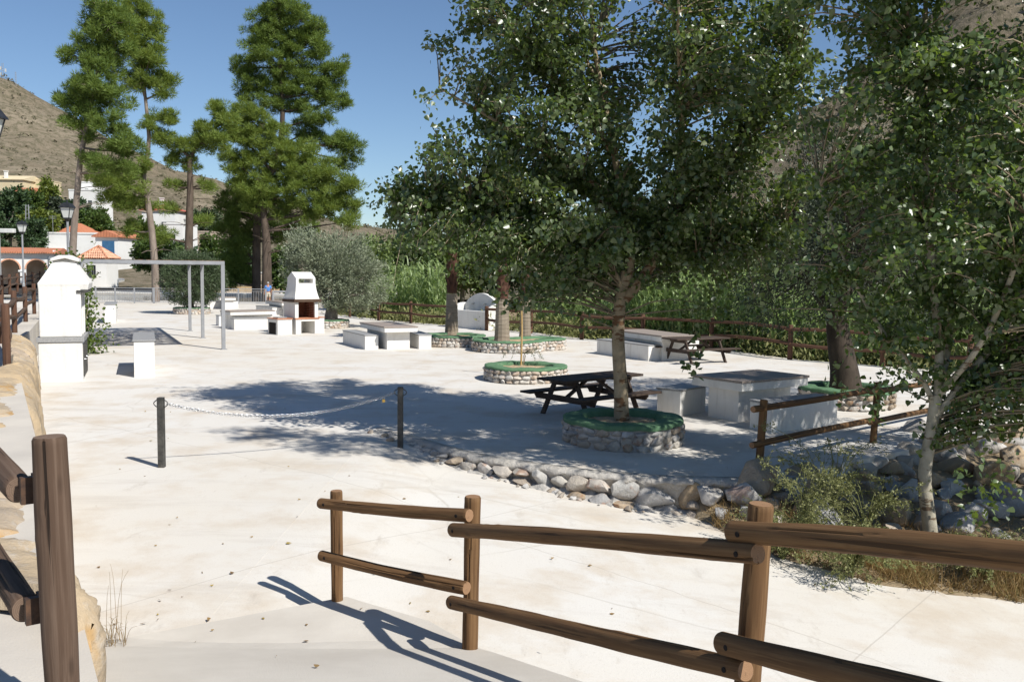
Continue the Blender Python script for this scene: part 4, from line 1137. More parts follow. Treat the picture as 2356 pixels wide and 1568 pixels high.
def planter(label, cx, cy, outline, h=.30, rim=.10, wall=.34, size=(.11, .24), meshes=PEBD, rows=3, group='round stone planters'):
    """outline: list of (x,y) offsets, closed, anticlockwise"""
    root = empty('stone_planter', (cx, cy, 0)); tag(root, label, 'planter', group)
    n_ = len(outline); O = [Vector((x, y)) for x, y in outline]
    def inset(d_):
        res = []
        for i in range(n_):
            tng = (O[(i + 1) % n_] - O[i - 1]).normalized(); res.append(O[i] + Vector((-tng.y, tng.x)) * d_)
        return res
    I0, I1, I2 = inset(.05), inset(.06), inset(wall)
    MB().loft([[(p.x, p.y, -.02) for p in I0], [(p.x, p.y, h) for p in I0], [(p.x, p.y, h) for p in I2], [(p.x, p.y, .05) for p in I2]], True, False).build('wall_core', M['mortar'], root)
    rg = []
    for d_, z in ((.012, h - .005), (.004, h + rim * .30), (.012, h + rim * .52), (.04, h + rim * .66), (.09, h + rim * .72), (wall - .05, h + rim * .74), (wall - .01, h + rim * .66), (wall + .015, h + rim * .4), (wall + .02, h - .08)):
        q = inset(d_); rg.append([(p.x, p.y, z + .010 * math.sin(7 * math.atan2(p.y, p.x)) + .007 * math.sin(17 * math.atan2(p.y, p.x) + d_ * 40)) for p in q])
    MB().loft(rg, True, False).build('rim', M['green'], root, smooth=True)
    q = inset(wall + .01); ct = Vector((sum(p.x for p in q) / n_, sum(p.y for p in q) / n_))
    sm = MB(); rings = []
    for k in (1, .66, .33): rings.append([(ct.x + (p.x - ct.x) * k, ct.y + (p.y - ct.y) * k, h - .03 + .04 * (1 - k) + random.uniform(-.01, .02)) for p in q])
    sm.loft(rings, True, False); b_ = len(sm.v); sm.v.append((ct.x, ct.y, h + .02)); sm.f += [(b_ - n_ + i, b_ - n_ + (i + 1) % n_, b_) for i in range(n_)]
    sm.build('soil', M['soil'], root, smooth=True)
    # face stones
    seglen = [(O[(i + 1) % n_] - O[i]).length for i in range(n_)]; per = sum(seglen)
    def pos(s_):
        s_ %= per; i = 0
        while s_ > seglen[i]: s_ -= seglen[i]; i += 1
        a, b_ = O[i], O[(i + 1) % n_]; tng = (b_ - a).normalized()
        return a.lerp(b_, s_ / seglen[i]), tng
    rh = h / rows
    for r_ in range(rows):
        s_ = random.uniform(0, .2)
        end = s_ + per
        while s_ < end - size[0] * .7:
            w_ = min(random.uniform(*size) * (1.15 if r_ == 0 else .95), end - s_)
            hh = rh * random.uniform(.9, 1.3)
            zc = rh * (r_ + .5) + random.uniform(-.12, .12) * rh
            if r_ == 0 and random.random() < .18: hh *= 1.45; zc += rh * .2
            p_, tng = pos(s_ + w_ / 2)
            o_ = link('stone', random.choice(meshes), None, root)
            o_.scale = (w_ * .56, .075 * random.uniform(.8, 1.2), min(hh * .58, (h + .01 - zc) if zc > h * .7 else 9))
            o_.rotation_euler = (random.uniform(-.15, .15), random.uniform(-.22, .22), math.atan2(tng.y, tng.x))
            nr = Vector((-tng.y, tng.x)) * random.uniform(.035, .06)
            o_.location = (p_.x + nr.x, p_.y + nr.y, max(zc, o_.scale[2] * .75))
            s_ += w_
    return root
def circ(r, n_=44, w1=0.0, ph=0.0):
    return [((r + w1 * math.sin(3 * a + ph)) * math.cos(a), (r + w1 * math.sin(3 * a + ph)) * math.sin(a)) for a in (2 * math.pi * k / n_ for k in range(n_))]
def blobs(cs, n_=64):
    out = []
    for k in range(n_):
        a = 2 * math.pi * k / n_; dx, dy = math.cos(a), math.sin(a); best = 0
        for x, y, r in cs:
            b_ = dx * x + dy * y; disc = b_ * b_ - (x * x + y * y - r * r)
            if disc > 0: best = max(best, b_ + math.sqrt(disc))
        out.append(best)
    for _ in range(2): out = [(out[i - 1] + 2 * out[i] + out[(i + 1) % n_]) / 4 for i in range(n_)]
    return [(out[k] * math.cos(2 * math.pi * k / n_), out[k] * math.sin(2 * math.pi * k / n_)) for k in range(n_)]
T1 = Vector((1.83, 14.75))
planter('stone planter with green rim round the big poplar trunk', T1.x, T1.y, circ(.985, 44, .015), .33, .11, .34, (.14, .34), PEBD)
PL2 = at(1208, 840, .36)
planter('stone planter with green rim holding a staked sapling', PL2.x, PL2.y, circ(1.06, 44, .03, 1), .32, .08, .36, (.12, .26), PEB)
PLB = at(1168, 781, .38)
planter('twin lobed stone planter holding the palm nearest the sapling', PLB.x, PLB.y, blobs([(0, 0, 1.22), (1.25, .95, .85)]), .34, .08, .34, (.12, .25), PEB)
PLA = at(1046, 770, .38)
planter('shaded stone planter round the dark palm trunk', PLA.x, PLA.y, blobs([(0, 0, 1.15), (-.9, .2, .7)]), .34, .08, .34, (.12, .26), PEB)
PL4 = at(1950, 888, .40)
planter('stone planter round the dark leaning trunk near the fence', PL4.x, PL4.y, circ(.98, 44, .02), .33, .11, .34, (.13, .28), PEBD)
PL5 = at(758, 735, .36)
planter('stone planter under the grey olive tree behind the grill', PL5.x, PL5.y, circ(.92, 36), .33, .07, .3, (.13, .24), PEBS)
PL6 = at(441, 708, .34)
planter('stone planter under the round clipped shrub near the pool', PL6.x, PL6.y, circ(1.04, 36), .34, .06, .3, (.14, .26), PEBS)

# ================================================================== STONE TERRACE WALL
root = empty('stone_retaining_wall', (1.3, 12.3, -.3)); tag(root, 'dry laid stone wall holding the plaza edge above the road', 'wall')
E2 = [Vector(p) for p in EDGE[:14]]
seg = [(E2[i + 1] - E2[i]).length for i in range(len(E2) - 1)]; PER = sum(seg)
def epos(s_):
    s_ = max(0, min(PER - 1e-4, s_)); i = 0
    while s_ > seg[i]: s_ -= seg[i]; i += 1
    tng = (E2[i + 1] - E2[i]).normalized(); return E2[i] + tng * s_, tng
# rounded mortar lip
M['lip'] = m_two('rough_edge_mortar', (.40, .37, .325), (.53, .495, .445), 6, .95, .9, 14, .05, .1, 'World')
rg = []
for k in range(60):
    p_, tng = epos(PER * k / 59); nr = Vector((tng.y, -tng.x)); wb = .03 * math.sin(k * 1.7) + .025 * math.sin(k * 4.1)
    b_ = road_z(p_.x) - .15
    lipd = min(.085, .03 + .006 * k) * (1 + .35 * math.sin(k * 2.3))
    rg.append([(p_.x - nr.x * .12, p_.y - nr.y * .12, .012), (p_.x + nr.x * (.0 + wb * .5), p_.y + nr.y * (.0 + wb * .5), .008), (p_.x + nr.x * (.055 + wb), p_.y + nr.y * (.055 + wb), -.025), (p_.x + nr.x * (.075 + wb), p_.y + nr.y * (.075 + wb), -lipd * .8), (p_.x + nr.x * .03, p_.y + nr.y * .03, -lipd * 1.1), (p_.x - nr.x * .0, p_.y - nr.y * .0, b_), (p_.x - nr.x * .12, p_.y - nr.y * .12, b_)])
MB().loft(rg, True).build('mortar_lip', M['lip'], root, True, smooth=True)
WALLS = [rock_mesh('stone', ICO2, M['stone'], 200 + k, 12, .12, .42, .88, .4) for k in range(14)]
BIG = [rock_mesh('stone', ICO3, M['boulder'], 230 + k, 15, .11, .45, .9, .35) for k in range(10)]
def put_stone(me, x, y, z, sx, sy, sz, rz, tilt=.25, parent=root):
    o_ = link('stone', me, None, parent)
    o_.scale = (sx, sy, sz); o_.rotation_euler = (random.uniform(-tilt, tilt), random.uniform(-tilt, tilt), rz)
    o_.location = Vector((x, y, z)) - wloc(parent)
    return o_
s_ = .15
bigs = [(atd(1508, 1141, 12.10), .29, .215), (atd(1648, 1149, 12.04), .30, .225)]
while s_ < PER - .05:
    p_, tng = epos(s_); H = -road_z(p_.x); nr = Vector((tng.y, -tng.x))
    w_ = random.uniform(.14, .30) * (1 + .35 * min(1, H / .4))
    z = -.05
    row = 0
    while z > -H - .02:
        hh = random.uniform(.12, .25) if H > .2 else max(.07, H * .8)
        c_ = p_ + nr * (.06 + .10 * (-z) / max(H, .15) + random.uniform(-.02, .03)) + tng * random.uniform(-.03, .03)
        if not any(abs(c_.x - b_[0].x) < b_[1] * .95 and abs(z - hh / 2 - b_[0].z) < b_[2] * 1.0 for b_ in bigs):
            put_stone(random.choice(WALLS), c_.x, c_.y, z - hh / 2, w_ * .56, .12, hh * .62, math.atan2(tng.y, tng.x))
        z -= hh; row += 1
    s_ += w_
for (b_, rx, rz_), sd in zip(bigs, (3, 6)):
    put_stone(BIG[sd], b_.x, b_.y, b_.z, rx, .22, rz_, -.1, .1)
# loose stones and crumbled mortar at the foot
for k in range(46):
    s_ = random.uniform(.3, PER); p_, tng = epos(s_); nr = Vector((tng.y, -tng.x)); q = p_ + nr * random.uniform(.16, .36)
    r_ = random.uniform(.02, .065); put_stone(random.choice(WALLS), q.x, q.y, road_z(q.x) + r_ * .3, r_ * 1.3, r_, r_ * .8, random.uniform(0, 6), .4)
rub = MB()
rg = []
for k in range(70):
    p_, tng = epos(.2 + (PER - .2) * k / 69); nr = Vector((tng.y, -tng.x)); H = -road_z(p_.x); ww = .16 + .10 * abs(math.sin(k * .9)) + .06 * math.sin(k * 2.7)
    hh = (.05 + .10 * min(1, H / .3)) * (.6 + .4 * math.sin(k * 1.9))
    row = []
    for j in range(6):
        f_ = j / 5; q = p_ + nr * (.02 + ww * f_); row.append((q.x, q.y, road_z(q.x) + max(-.03, hh * (1 - f_) ** 1.5 + random.uniform(-.012, .014) - (.03 if j == 5 else 0))))
    rg.append(row)
rub.loft(rg, closed=False); rub.build('mortar_foot', M['mortar'], root, True)

# boulders of the bank right of the wall
root = empty('boulder_bank', (5.2, 12.2, -.6)); tag(root, 'pile of grey and brown boulders holding the terrace under the right trees', 'rock bank')
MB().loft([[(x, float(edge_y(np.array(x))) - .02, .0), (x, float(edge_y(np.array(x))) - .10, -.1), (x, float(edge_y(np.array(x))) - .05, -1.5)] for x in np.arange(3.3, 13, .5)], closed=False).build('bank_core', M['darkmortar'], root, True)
spots = []; spots3 = []
def tryspot(x, y, r_):
    if any((x - a) ** 2 + (y - b_) ** 2 < (r_ + c_) ** 2 * .40 for a, b_, c_ in spots): return False
    spots.append((x, y, r_)); return True
pixb = [(2095, 1010, .36, 2), (2180, 1060, .34, 0), (2160, 985, .30, 3), (2080, 1075, .20, 1), (2020, 1060, .16, 0), (2060, 1130, .20, 3), (1985, 1105, .19, 0), (2095, 1145, .24, 3), (2010, 1140, .17, 1), (1950, 1090, .14, 1), (2055, 1190, .22, 3), (2190, 1130, .26, 0), (2255, 1040, .34, 2), (2270, 1110, .36, 2), (2340, 1010, .3, 1), (1900, 1120, .16, 0), (1880, 1165, .18, 1), (1940, 1150, .16, 3), (1800, 1150, .15, 0), (1840, 1185, .17, 1), (1760, 1170, .16, 3), (1990, 1180, .15, 1), (2230, 1190, .2, 0), (2330, 1170, .34, 1), (1785, 1205, .16, 0), (2130, 1215, .18, 3)]
for u, v, r_, ci in pixb:
    p_ = hit(u, v, bank_z); p_ += Vector((0, 0, r_ * .25))
    spots.append((p_.x, p_.y, r_))
    put_stone(BIG[random.randrange(10)], p_.x, p_.y, p_.z, r_ * random.uniform(1, 1.2), r_ * random.uniform(.8, 1.05), r_ * random.uniform(.75, 1), random.uniform(0, 6), .4, root)
for q in range(150):
    x = random.uniform(3.1, 9.5); lay = random.random(); ye = float(edge_y(np.array(x)))
    r_ = random.uniform(.13, .34) * (1.0 if random.random() < .7 else 1.25)
    H_ = 1.0 - .1 * max(0, 4.5 - x)
    y = ye - .02 - lay * .75 - .1; z = -.02 - lay * H_ * .85 + r_ * .15
    if any((x - a_) ** 2 + (y - b_) ** 2 + (z - c_) ** 2 < (.62 * (r_ + d_)) ** 2 for a_, b_, c_, d_ in spots3): continue
    spots3.append((x, y, z, r_))
    put_stone(random.choice(BIG), x, y, z, r_ * random.uniform(1, 1.25), r_ * random.uniform(.8, 1.05), r_ * random.uniform(.75, 1), random.uniform(0, 6), .4, root)
k = 0
for _ in range(900):
    x = random.uniform(2.2, 12); ye = float(edge_y(np.array(x))); yv = float(verge_y(np.array(x)))
    f_ = random.uniform(.3, 1.0); y = yv + (ye - yv) * f_
    r_ = random.uniform(.10, .30) * (.7 + .5 * f_)
    if tryspot(x, y, r_):
        put_stone(random.choice(BIG), x, y, bank_z(x, y) + r_ * .3, r_ * random.uniform(1, 1.25), r_ * random.uniform(.8, 1.05), r_ * random.uniform(.7, 1), random.uniform(0, 6), .4, root); k += 1
    if k > 70: break

# ochre rock wall under the walkway, left
root = empty('rock_wall', (-5, 9.5, 0)); tag(root, 'ochre sandstone rock wall along the left edge under the walkway fence', 'wall')
foot = [Vector(p) for p in ((-2.15, 4.6), (-2.66, 5.6), (-2.98, 6.2), (-3.38, 6.95), (-4.15, 8.25), (-11.1, 21.2))]
def footpos(y):
    for a, b_ in zip(foot, foot[1:]):
        if y <= b_.y or b_ is foot[-1]: return a.x + (b_.x - a.x) * (y - a.y) / (b_.y - a.y)
def rock_block(s0, s1, seed):
    rr_ = np.random.default_rng(seed); NA, NP = 34, 40
    V = np.zeros((NA, NP, 3)); ph = rr_.uniform(0, 50); dz = rr_.uniform(-.05, .05); dn = rr_.uniform(-.08, .06); tw = rr_.uniform(-.06, .06); tk = rr_.uniform(.52, .68)
    for i in range(NA):
        f_ = i / (NA - 1); s_ = s0 + (s1 - s0) * f_
        inner = (1.1 if s_ > 2.6 else max(.0, (s_ - 1.2) * .8)) if s_ < 11 else max(-.04, 1.1 - (s_ - 11) * .6)
        I = Vector(FL(s_, inner)); yy = FL(s_)[1] + .35; Ft = Vector((footpos(yy) + dn, yy))
        edge = min(f_, 1 - f_) * (s1 - s0)
        g = math.exp(-(edge / .06) ** 2)          # groove where two rocks meet
        for j in range(NP):
            t_ = j / (NP - 1)
            if t_ < tk: h_, z = t_ / tk * .72, 1.13 - .13 * (t_ / tk) ** 2 - .12 * max(0, .1 - t_) * 10
            elif t_ < .78: q = (t_ - tk) / (.78 - tk); h_, z = .72 + .17 * q, .995 - .17 * q ** 1.3
            else: q = (t_ - .78) / .22; h_, z = .89 + .11 * q ** .8, .825 - .9 * q
            p_ = I.lerp(Ft, h_)
            V[i, j] = (p_.x - .10 * g * .87 * (t_ > .6), p_.y - .05 * g * (t_ > .6), z + dz + tw * (f_ - .5) - .10 * g * (t_ < .9))
    X, Y, Z = V[..., 0] + ph, V[..., 1], V[..., 2]
    n1 = fbm(X + Z * .7, Y - Z * .5, .9, 5, seed); n2 = fbm(X * 1.0 + Z, Y + Z, .25, 4, seed + 1)
    step = np.round(n1 * 2.2) / 2.2
    V[..., 2] += .018 * (n1 * .5 + step * .5) + .010 * n2
    V[..., 0] += .022 * (n1 * .4 + step * .6) + .008 * n2
    i_ = np.arange(NP - 1)[None, :] + NP * np.arange(NA - 1)[:, None]; i_ = i_.ravel()
    F = np.stack([i_, i_ + NP, i_ + NP + 1, i_ + 1], -1)
    me = np_mesh('rock', V.reshape(-1, 3), F, True); me.set_sharp_from_angle(angle=R(42)); me.materials.append(M['yellowrock'])
    return link('rock', me, None, root, True)
s_ = .8; i = 0
while s_ < 19.6:
    ln = random.uniform(1.3, 2.3); rock_block(s_, min(s_ + ln, 20.1), 400 + 3 * i); s_ += ln; i += 1
# whitewashed kerb stones along the walkway edge
for k in range(13):
    s2 = 14.2 + k * .42; x, y = FL(s2, -.20)
    o_ = link('kerb_stone', random.choice(PEB), None, root); o_.scale = (.12, .24, .10); o_.rotation_euler = (0, 0, R(29) + random.uniform(-.2, .2)); o_.location = Vector((x, y, .93)) - wloc(root)
# ================================================================== FOLIAGE KIT
def unit(a): return a / (np.linalg.norm(a, axis=-1, keepdims=True) + 1e-9)
HEART = (np.array([(0, 0, 0), (.10, -.40, .07), (.50, -.36, .09), (1.05, 0, -.06), (.50, .36, .09), (.10, .40, .07)]), [(0, 1, 2, 3), (0, 3, 4, 5)])
OVAL = (np.array([(0, 0, 0), (.5, -.28, .06), (1, 0, 0), (.5, .28, .06)]), [(0, 1, 2, 3)])
BLADE = (np.array([(0, -.07, 0), (1, 0, 0), (0, .07, 0)]), [(0, 1, 2)])
SLIM = (np.array([(0, 0, 0), (.5, -.14, .02), (1, 0, 0), (.5, .14, .02)]), [(0, 1, 2, 3)])
NEEDLE = (np.array([(0, -.5, 0), (1, 0, 0), (0, .5, 0)]), [(0, 1, 2)])
def leaf_arrays(r, Pn, size, shape, tip=None, spread=1.0, wid=None):
    T, Fc = shape; n_ = len(Pn)
    d_ = r.normal(size=(n_, 3)) * spread
    if tip is not None: d_ = d_ + tip
    d_ = unit(d_)
    s_ = unit(np.cross(d_, r.normal(size=(n_, 3)))); nn = np.cross(d_, s_)
    size = np.broadcast_to(size, (n_,))[:, None, None]
    wsc = size if wid is None else np.broadcast_to(wid, (n_,))[:, None, None]
    V = Pn[:, None, :] + T[None, :, 0:1] * size * d_[:, None, :] + T[None, :, 1:2] * wsc * s_[:, None, :] + T[None, :, 2:3] * size * nn[:, None, :]
    k = len(T); base = (np.arange(n_) * k)[:, None, None]
    F = (np.array(Fc)[None] + base).reshape(-1, len(Fc[0]))
    return V.reshape(-1, 3), F
def in_blobs(r, n_, bl, shell=.5):
    """points inside a union of ellipsoids, pushed toward the skin"""
    vol = np.array([b_[3] * b_[4] * b_[5] for b_ in bl]) ** .68; idx = r.choice(len(bl), n_, p=vol / vol.sum())
    B = np.array(bl)[idx]; d_ = unit(r.normal(size=(n_, 3))); rad = r.random(n_) ** (1 / 3 * (1 - shell) + .18 * shell * .5)
    return B[:, :3] + d_ * B[:, 3:6] * rad[:, None]
class Tubes:
    def __init__(s): s.V = []; s.F = []; s.n = 0
    def add(s, pts, rad, k=5):
        pts = np.asarray(pts, float); m_ = len(pts)
        tg = unit(np.gradient(pts, axis=0)); ref = np.array([.31, .77, .2])
        a = unit(np.cross(tg, ref)); b_ = np.cross(tg, a)
        ang = np.arange(k) * 2 * np.pi / k
        rr = np.broadcast_to(rad, (m_,))
        V = pts[:, None, :] + rr[:, None, None] * (a[:, None, :] * np.cos(ang)[None, :, None] + b_[:, None, :] * np.sin(ang)[None, :, None])
        i = np.arange(k); F = []
        for q in range(m_ - 1): F.append(np.stack([q * k + i, q * k + (i + 1) % k, (q + 1) * k + (i + 1) % k, (q + 1) * k + i], -1))
        s.V.append(V.reshape(-1, 3)); s.F.append(np.concatenate(F) + s.n); s.n += m_ * k
    def build(s, name, mat, parent, world=True):
        return link(name, np_mesh(name, np.concatenate(s.V), np.concatenate(s.F), True), mat, parent, world)
def curve(pts, n_=8):
    """smooth polyline through control points"""
    pts = np.asarray(pts, float); tt = np.linspace(0, len(pts) - 1, n_)
    out = []
    for t_ in tt:
        i = min(int(t_), len(pts) - 2); f_ = t_ - i
        p0, p1, p2, p3 = pts[max(i - 1, 0)], pts[i], pts[i + 1], pts[min(i + 2, len(pts) - 1)]
        out.append(.5 * ((2 * p1) + (-p0 + p2) * f_ + (2 * p0 - 5 * p1 + 4 * p2 - p3) * f_ ** 2 + (-p0 + 3 * p1 - 3 * p2 + p3) * f_ ** 3))
    return np.array(out)

def leafy_tree(name, label, limbs, blobs_, ntwig, nleaf, size, leafmat, barkmat, seed, group=None, twig_r=.007, spread=.105, extra=None, droop=.55, cat='tree', twiglen=(.5, 1.1), trunk_k=12, clus=7):
    """limbs: list of (points, radii) in world space; the first is the trunk"""
    r = np.random.default_rng(seed)
    base = limbs[0][0][0]
    root = empty(name, base); tag(root, label, cat, group)
    tr = Tubes(); c0 = curve(limbs[0][0], 14); tr.add(c0, np.interp(np.linspace(0, 1, 14), np.linspace(0, 1, len(limbs[0][1])), limbs[0][1]), trunk_k)
    tr.build('trunk', barkmat, root)
    lb = Tubes(); LP = [c0[7:]]
    for pts, rad in limbs[1:]:
        c_ = curve(pts, 10); lb.add(c_, np.interp(np.linspace(0, 1, 10), np.linspace(0, 1, len(rad)), rad), 8); LP.append(c_)
    LPa = np.concatenate(LP)
    cen = in_blobs(r, max(20, ntwig // clus), blobs_, .6); tips = cen[r.integers(0, len(cen), ntwig)] + r.normal(size=(ntwig, 3)) * np.array([.27, .27, .2])
    tw = Tubes(); Ps, Ds = [], []
    for tp_ in tips:
        dd = np.linalg.norm(LPa - tp_, axis=1) + .8 * np.maximum(0, LPa[:, 2] - tp_[2] + .2)
        at_ = LPa[np.argmin(dd)]
        L_ = np.linalg.norm(tp_ - at_)
        if L_ > 1.7: tp_ = at_ + (tp_ - at_) * (1.7 / L_) ** .75; L_ = np.linalg.norm(tp_ - at_)
        ln = min(L_, r.uniform(*twiglen)); dirn = (tp_ - at_) / (L_ + 1e-6)
        mid = at_ + (tp_ - at_) * .5 + np.array([0, 0, .10 * L_]) + r.normal(size=3) * .05 * L_
        c_ = curve([at_, mid, tp_], 6)
        tw.add(c_, np.linspace(twig_r * (1 + .9 * L_), twig_r * .4, 6), 4)
        m_ = max(3, int(nleaf * r.uniform(.6, 1.4)))
        t_ = 1 - r.random(m_) ** 1.2 * min(1, ln / (L_ + 1e-6) * 1.0)
        ii = np.clip(t_ * 5, 0, 4.999); i0 = ii.astype(int); fr_ = (ii - i0)[:, None]
        pp = c_[i0] * (1 - fr_) + c_[i0 + 1] * fr_ + r.normal(size=(m_, 3)) * spread * np.array([1, 1, .8])
        Ps.append(pp); Ds.append(np.repeat(dirn[None], m_, 0))
    Pn = np.concatenate(Ps); Dn = np.concatenate(Ds)
    if extra is not None: Pn = np.concatenate([Pn, extra]); Dn = np.concatenate([Dn, np.zeros((len(extra), 3))])
    sz = size * r.uniform(.5, 1.25, len(Pn))
    V, F = leaf_arrays(r, Pn, sz, HEART, tip=Dn * .4 + np.array([0, 0, -droop]), spread=.75)
    crown = link('crown', np_mesh('crown', V, F), leafmat, root, True)
    if lb.V: lb.build('limbs', barkmat, root)
    t2 = tw.build('twigs', M['twig'], crown, True)
    return root

A = lambda *p: np.array(p, float)
# ---- big poplar in its planter
bx, by = T1.x - .02, T1.y + .02
trunk = [A(bx, by, .25), A(bx - .03, by, .9), A(bx - .09, by, 1.7), A(bx - .06, by + .02, 2.35), A(bx + .02, by + .05, 2.75)]
def L1(*pp): return [A(bx + x, by + y, z) for x, y, z in pp]
limbs = [(trunk, [.135, .115, .105, .10, .08]),
         (L1((0, .02, 2.30), (.42, -.02, 2.85), (.78, .05, 3.7), (.86, .1, 4.9), (.95, .1, 6.3), (.9, 0, 8.2)), [.085, .08, .07, .055, .04, .015]),
         (L1((-.02, .02, 2.45), (.12, .05, 3.0), (-.05, .1, 3.9), (-.28, .1, 5.0), (-.6, .1, 6.6), (-.7, .1, 8.8)), [.07, .065, .06, .05, .04, .015]),
         (L1((-.06, 0, 2.5), (-.35, -.1, 2.95), (-1.2, -.2, 3.35), (-2.3, -.1, 3.7), (-3.6, .2, 3.9)), [.05, .045, .04, .03, .012]),
         (L1((-.1, .1, 3.9), (-1.1, 0, 4.5), (-2.1, -.1, 5.1), (-3.0, -.1, 5.6)), [.045, .038, .028, .012]),
         (L1((-.35, .1, 5.6), (-1.0, .2, 6.6), (-1.7, .2, 7.6), (-2.2, .2, 8.4)), [.04, .033, .025, .012]),
         (L1((-.2, .1, 4.6), (-.8, .0, 5.3), (-1.6, -.1, 6.2), (-2.3, -.1, 7.2)), [.045, .04, .03, .012]),
         (L1((-.1, .1, 3.7), (-.6, .5, 4.1), (-1.3, .9, 4.6), (-2.2, 1.2, 5.2)), [.04, .035, .025, .012]),
         (L1((.8, .05, 3.8), (1.4, .1, 4.3), (2.1, .2, 5.2), (2.7, .2, 6.2)), [.045, .04, .03, .012]),
         (L1((.5, 0, 3.0), (1.1, -.2, 3.1), (1.8, -.1, 3.3), (2.5, 0, 3.5)), [.035, .03, .02, .01]),
         (L1((.86, .1, 4.6), (.7, -.8, 5.2), (.5, -1.5, 6.0), (.4, -2.0, 7.0)), [.04, .035, .025, .012]),
         (L1((-.3, .1, 5.0), (-.4, 1.0, 5.8), (-.4, 1.8, 6.8)), [.04, .03, .012])]
bl = [(bx + .1, by + .3, 6.2, 2.7, 2.5, 3.3), (bx - 1.9, by - .1, 5.2, 1.35, 1.5, 1.5), (bx - 1.75, by, 7.1, 1.35, 1.5, 1.5), (bx - 2.75, by + .2, 3.6, 1.6, 1.1, .62),
      (bx - 1.0, by - .2, 3.35, 1.6, 1.5, .85), (bx + 1.65, by + .4, 3.35, 1.2, 1.2, .95), (bx + 1.75, by, 5.2, 1.25, 1.5, 1.6), (bx + 1.6, by, 7.2, 1.2, 1.5, 1.7), (bx + .2, by + .9, 3.7, 1.2, 1.1, .8), (bx - .5, by - .2, 3.0, 1.5, 1.3, .55), (bx + 1.35, by + .1, 2.95, 1.3, 1.2, .55), (bx - 2.2, by + .1, 3.05, 1.5, 1.2, .6), (bx - 3.2, by + .3, 3.75, 1.0, .9, .5), (bx - .7, by - 1.0, 8.9, 1.7, 1.2, .6)]
r0 = np.random.default_rng(3)
def spray(u, v0, v1, d, n_, s_=.05):
    t_ = r0.random(n_); a, b_ = atd(u, v0, d), atd(u + 6, v1, d)
    return np.array([[a.x, a.y, a.z]]) * (1 - t_[:, None]) + np.array([[b_.x, b_.y, b_.z]]) * t_[:, None] + r0.normal(size=(n_, 3)) * s_
ex = np.concatenate([spray(1132, 560, 700, 13.6, 46, .05), spray(1598, 690, 880, 12.6, 40, .04), spray(1572, 830, 850, 12.6, 8, .03), spray(1290, 620, 720, 13.9, 24, .06), spray(1335, 640, 770, 14.2, 14, .07)])
leafy_tree('poplar_tree', 'large leafy poplar with scarred pale trunk growing from the round planter', limbs, bl, 1850, 45, .088, M['poplar'], M['bark_poplar'], 21, extra=ex, clus=4)
# hanging twig of the low sprays
# ---- second poplar, right, rooted below the terrace
bx, by = 5.18, 11.0
zb = bank_z(bx, by)
trunk = [A(bx + .02, by, zb - .1), A(bx - .02, by, -.35), A(bx - .12, by, .3), A(bx - .06, by, .85), A(bx - .02, by + .02, 1.3)]
limbs = [(trunk, [.095, .085, .078, .075, .06]),
         (L1((-.05, 0, 1.0), (.28, 0, 1.45), (.75, .05, 2.1), (1.1, .1, 3.2), (1.3, .1, 5.0), (1.3, .1, 8)), [.05, .047, .043, .037, .03, .01]),
         (L1((-.02, 0, 1.15), (.02, .05, 1.8), (-.15, .05, 3.0), (-.3, .05, 4.6), (-.35, .05, 6.4), (-.3, 0, 8.6)), [.055, .05, .045, .035, .025, .01]),
         (L1((-.06, 0, 1.2), (-.2, .02, 1.5), (-.7, .1, 2.1), (-1.2, .1, 3.0), (-1.5, .1, 3.8)), [.035, .032, .028, .02, .01]),
         (L1((0, 0, 1.25), (.3, .4, 2.0), (.5, .8, 3.2), (.6, 1.1, 5)), [.04, .035, .025, .01]),
         (L1((-.3, .05, 4.6), (-.9, -.6, 5.9), (-1.6, -1.2, 7.2), (-2.6, -1.6, 8.3)), [.03, .028, .02, .01]),
         (L1((0, 0, 1.3), (.3, -.5, 2.1), (.5, -.9, 3.4), (.7, -1.2, 5.2)), [.04, .035, .025, .01])]
bl = [(bx + .75, by, 5.4, 1.95, 1.9, 3.6), (bx - .75, by + .1, 3.1, 1.05, 1.1, 1.15), (bx + .2, by, 2.3, 1.25, 1.2, .75), (bx - .55, by, 4.9, 1.1, 1.2, 1.6), (bx + 1.7, by, 2.7, 1.2, 1.3, 1.3), (bx - .2, by, 6.8, 1.1, 1.4, 1.8), (bx + 1.9, by - .5, 3.3, 1.5, 1.5, 1.6), (bx + 2.1, by - .3, 5.8, 1.5, 1.8, 2.2), (bx - 1.2, by - 1.6, 7.4, 1.5, 1.4, 1.4), (bx - .3, by - 1.3, 5.9, 1.1, 1.0, 1.2), (bx + 1.35, by + .1, 1.55, 1.3, 1.0, .75), (bx + 2.0, by + .1, 2.0, 1.2, 1.0, 1.0), (bx - .9, by, 6.2, 1.0, 1.2, 1.6), (bx + .3, by - .3, 1.5, .8, .7, .45), (bx - 2.5, by - 1.6, 8.1, 1.2, 1.0, .7)]
ex = np.concatenate([spray(2230, 980, 1230, 10.6, 60, .10), spray(2310, 1040, 1180, 10.3, 40, .10), spray(2265, 1120, 1160, 10.2, 40, .14), spray(2010, 880, 960, 10.8, 40, .08), spray(1930, 840, 930, 10.9, 30, .08)])
leafy_tree('poplar_tree', 'slender white barked poplar growing out of the boulder bank on the right', limbs, bl, 1700, 42, .076, M['poplar2'], M['bark_young'], 22, extra=ex, spread=.10, twiglen=(.4, .9))

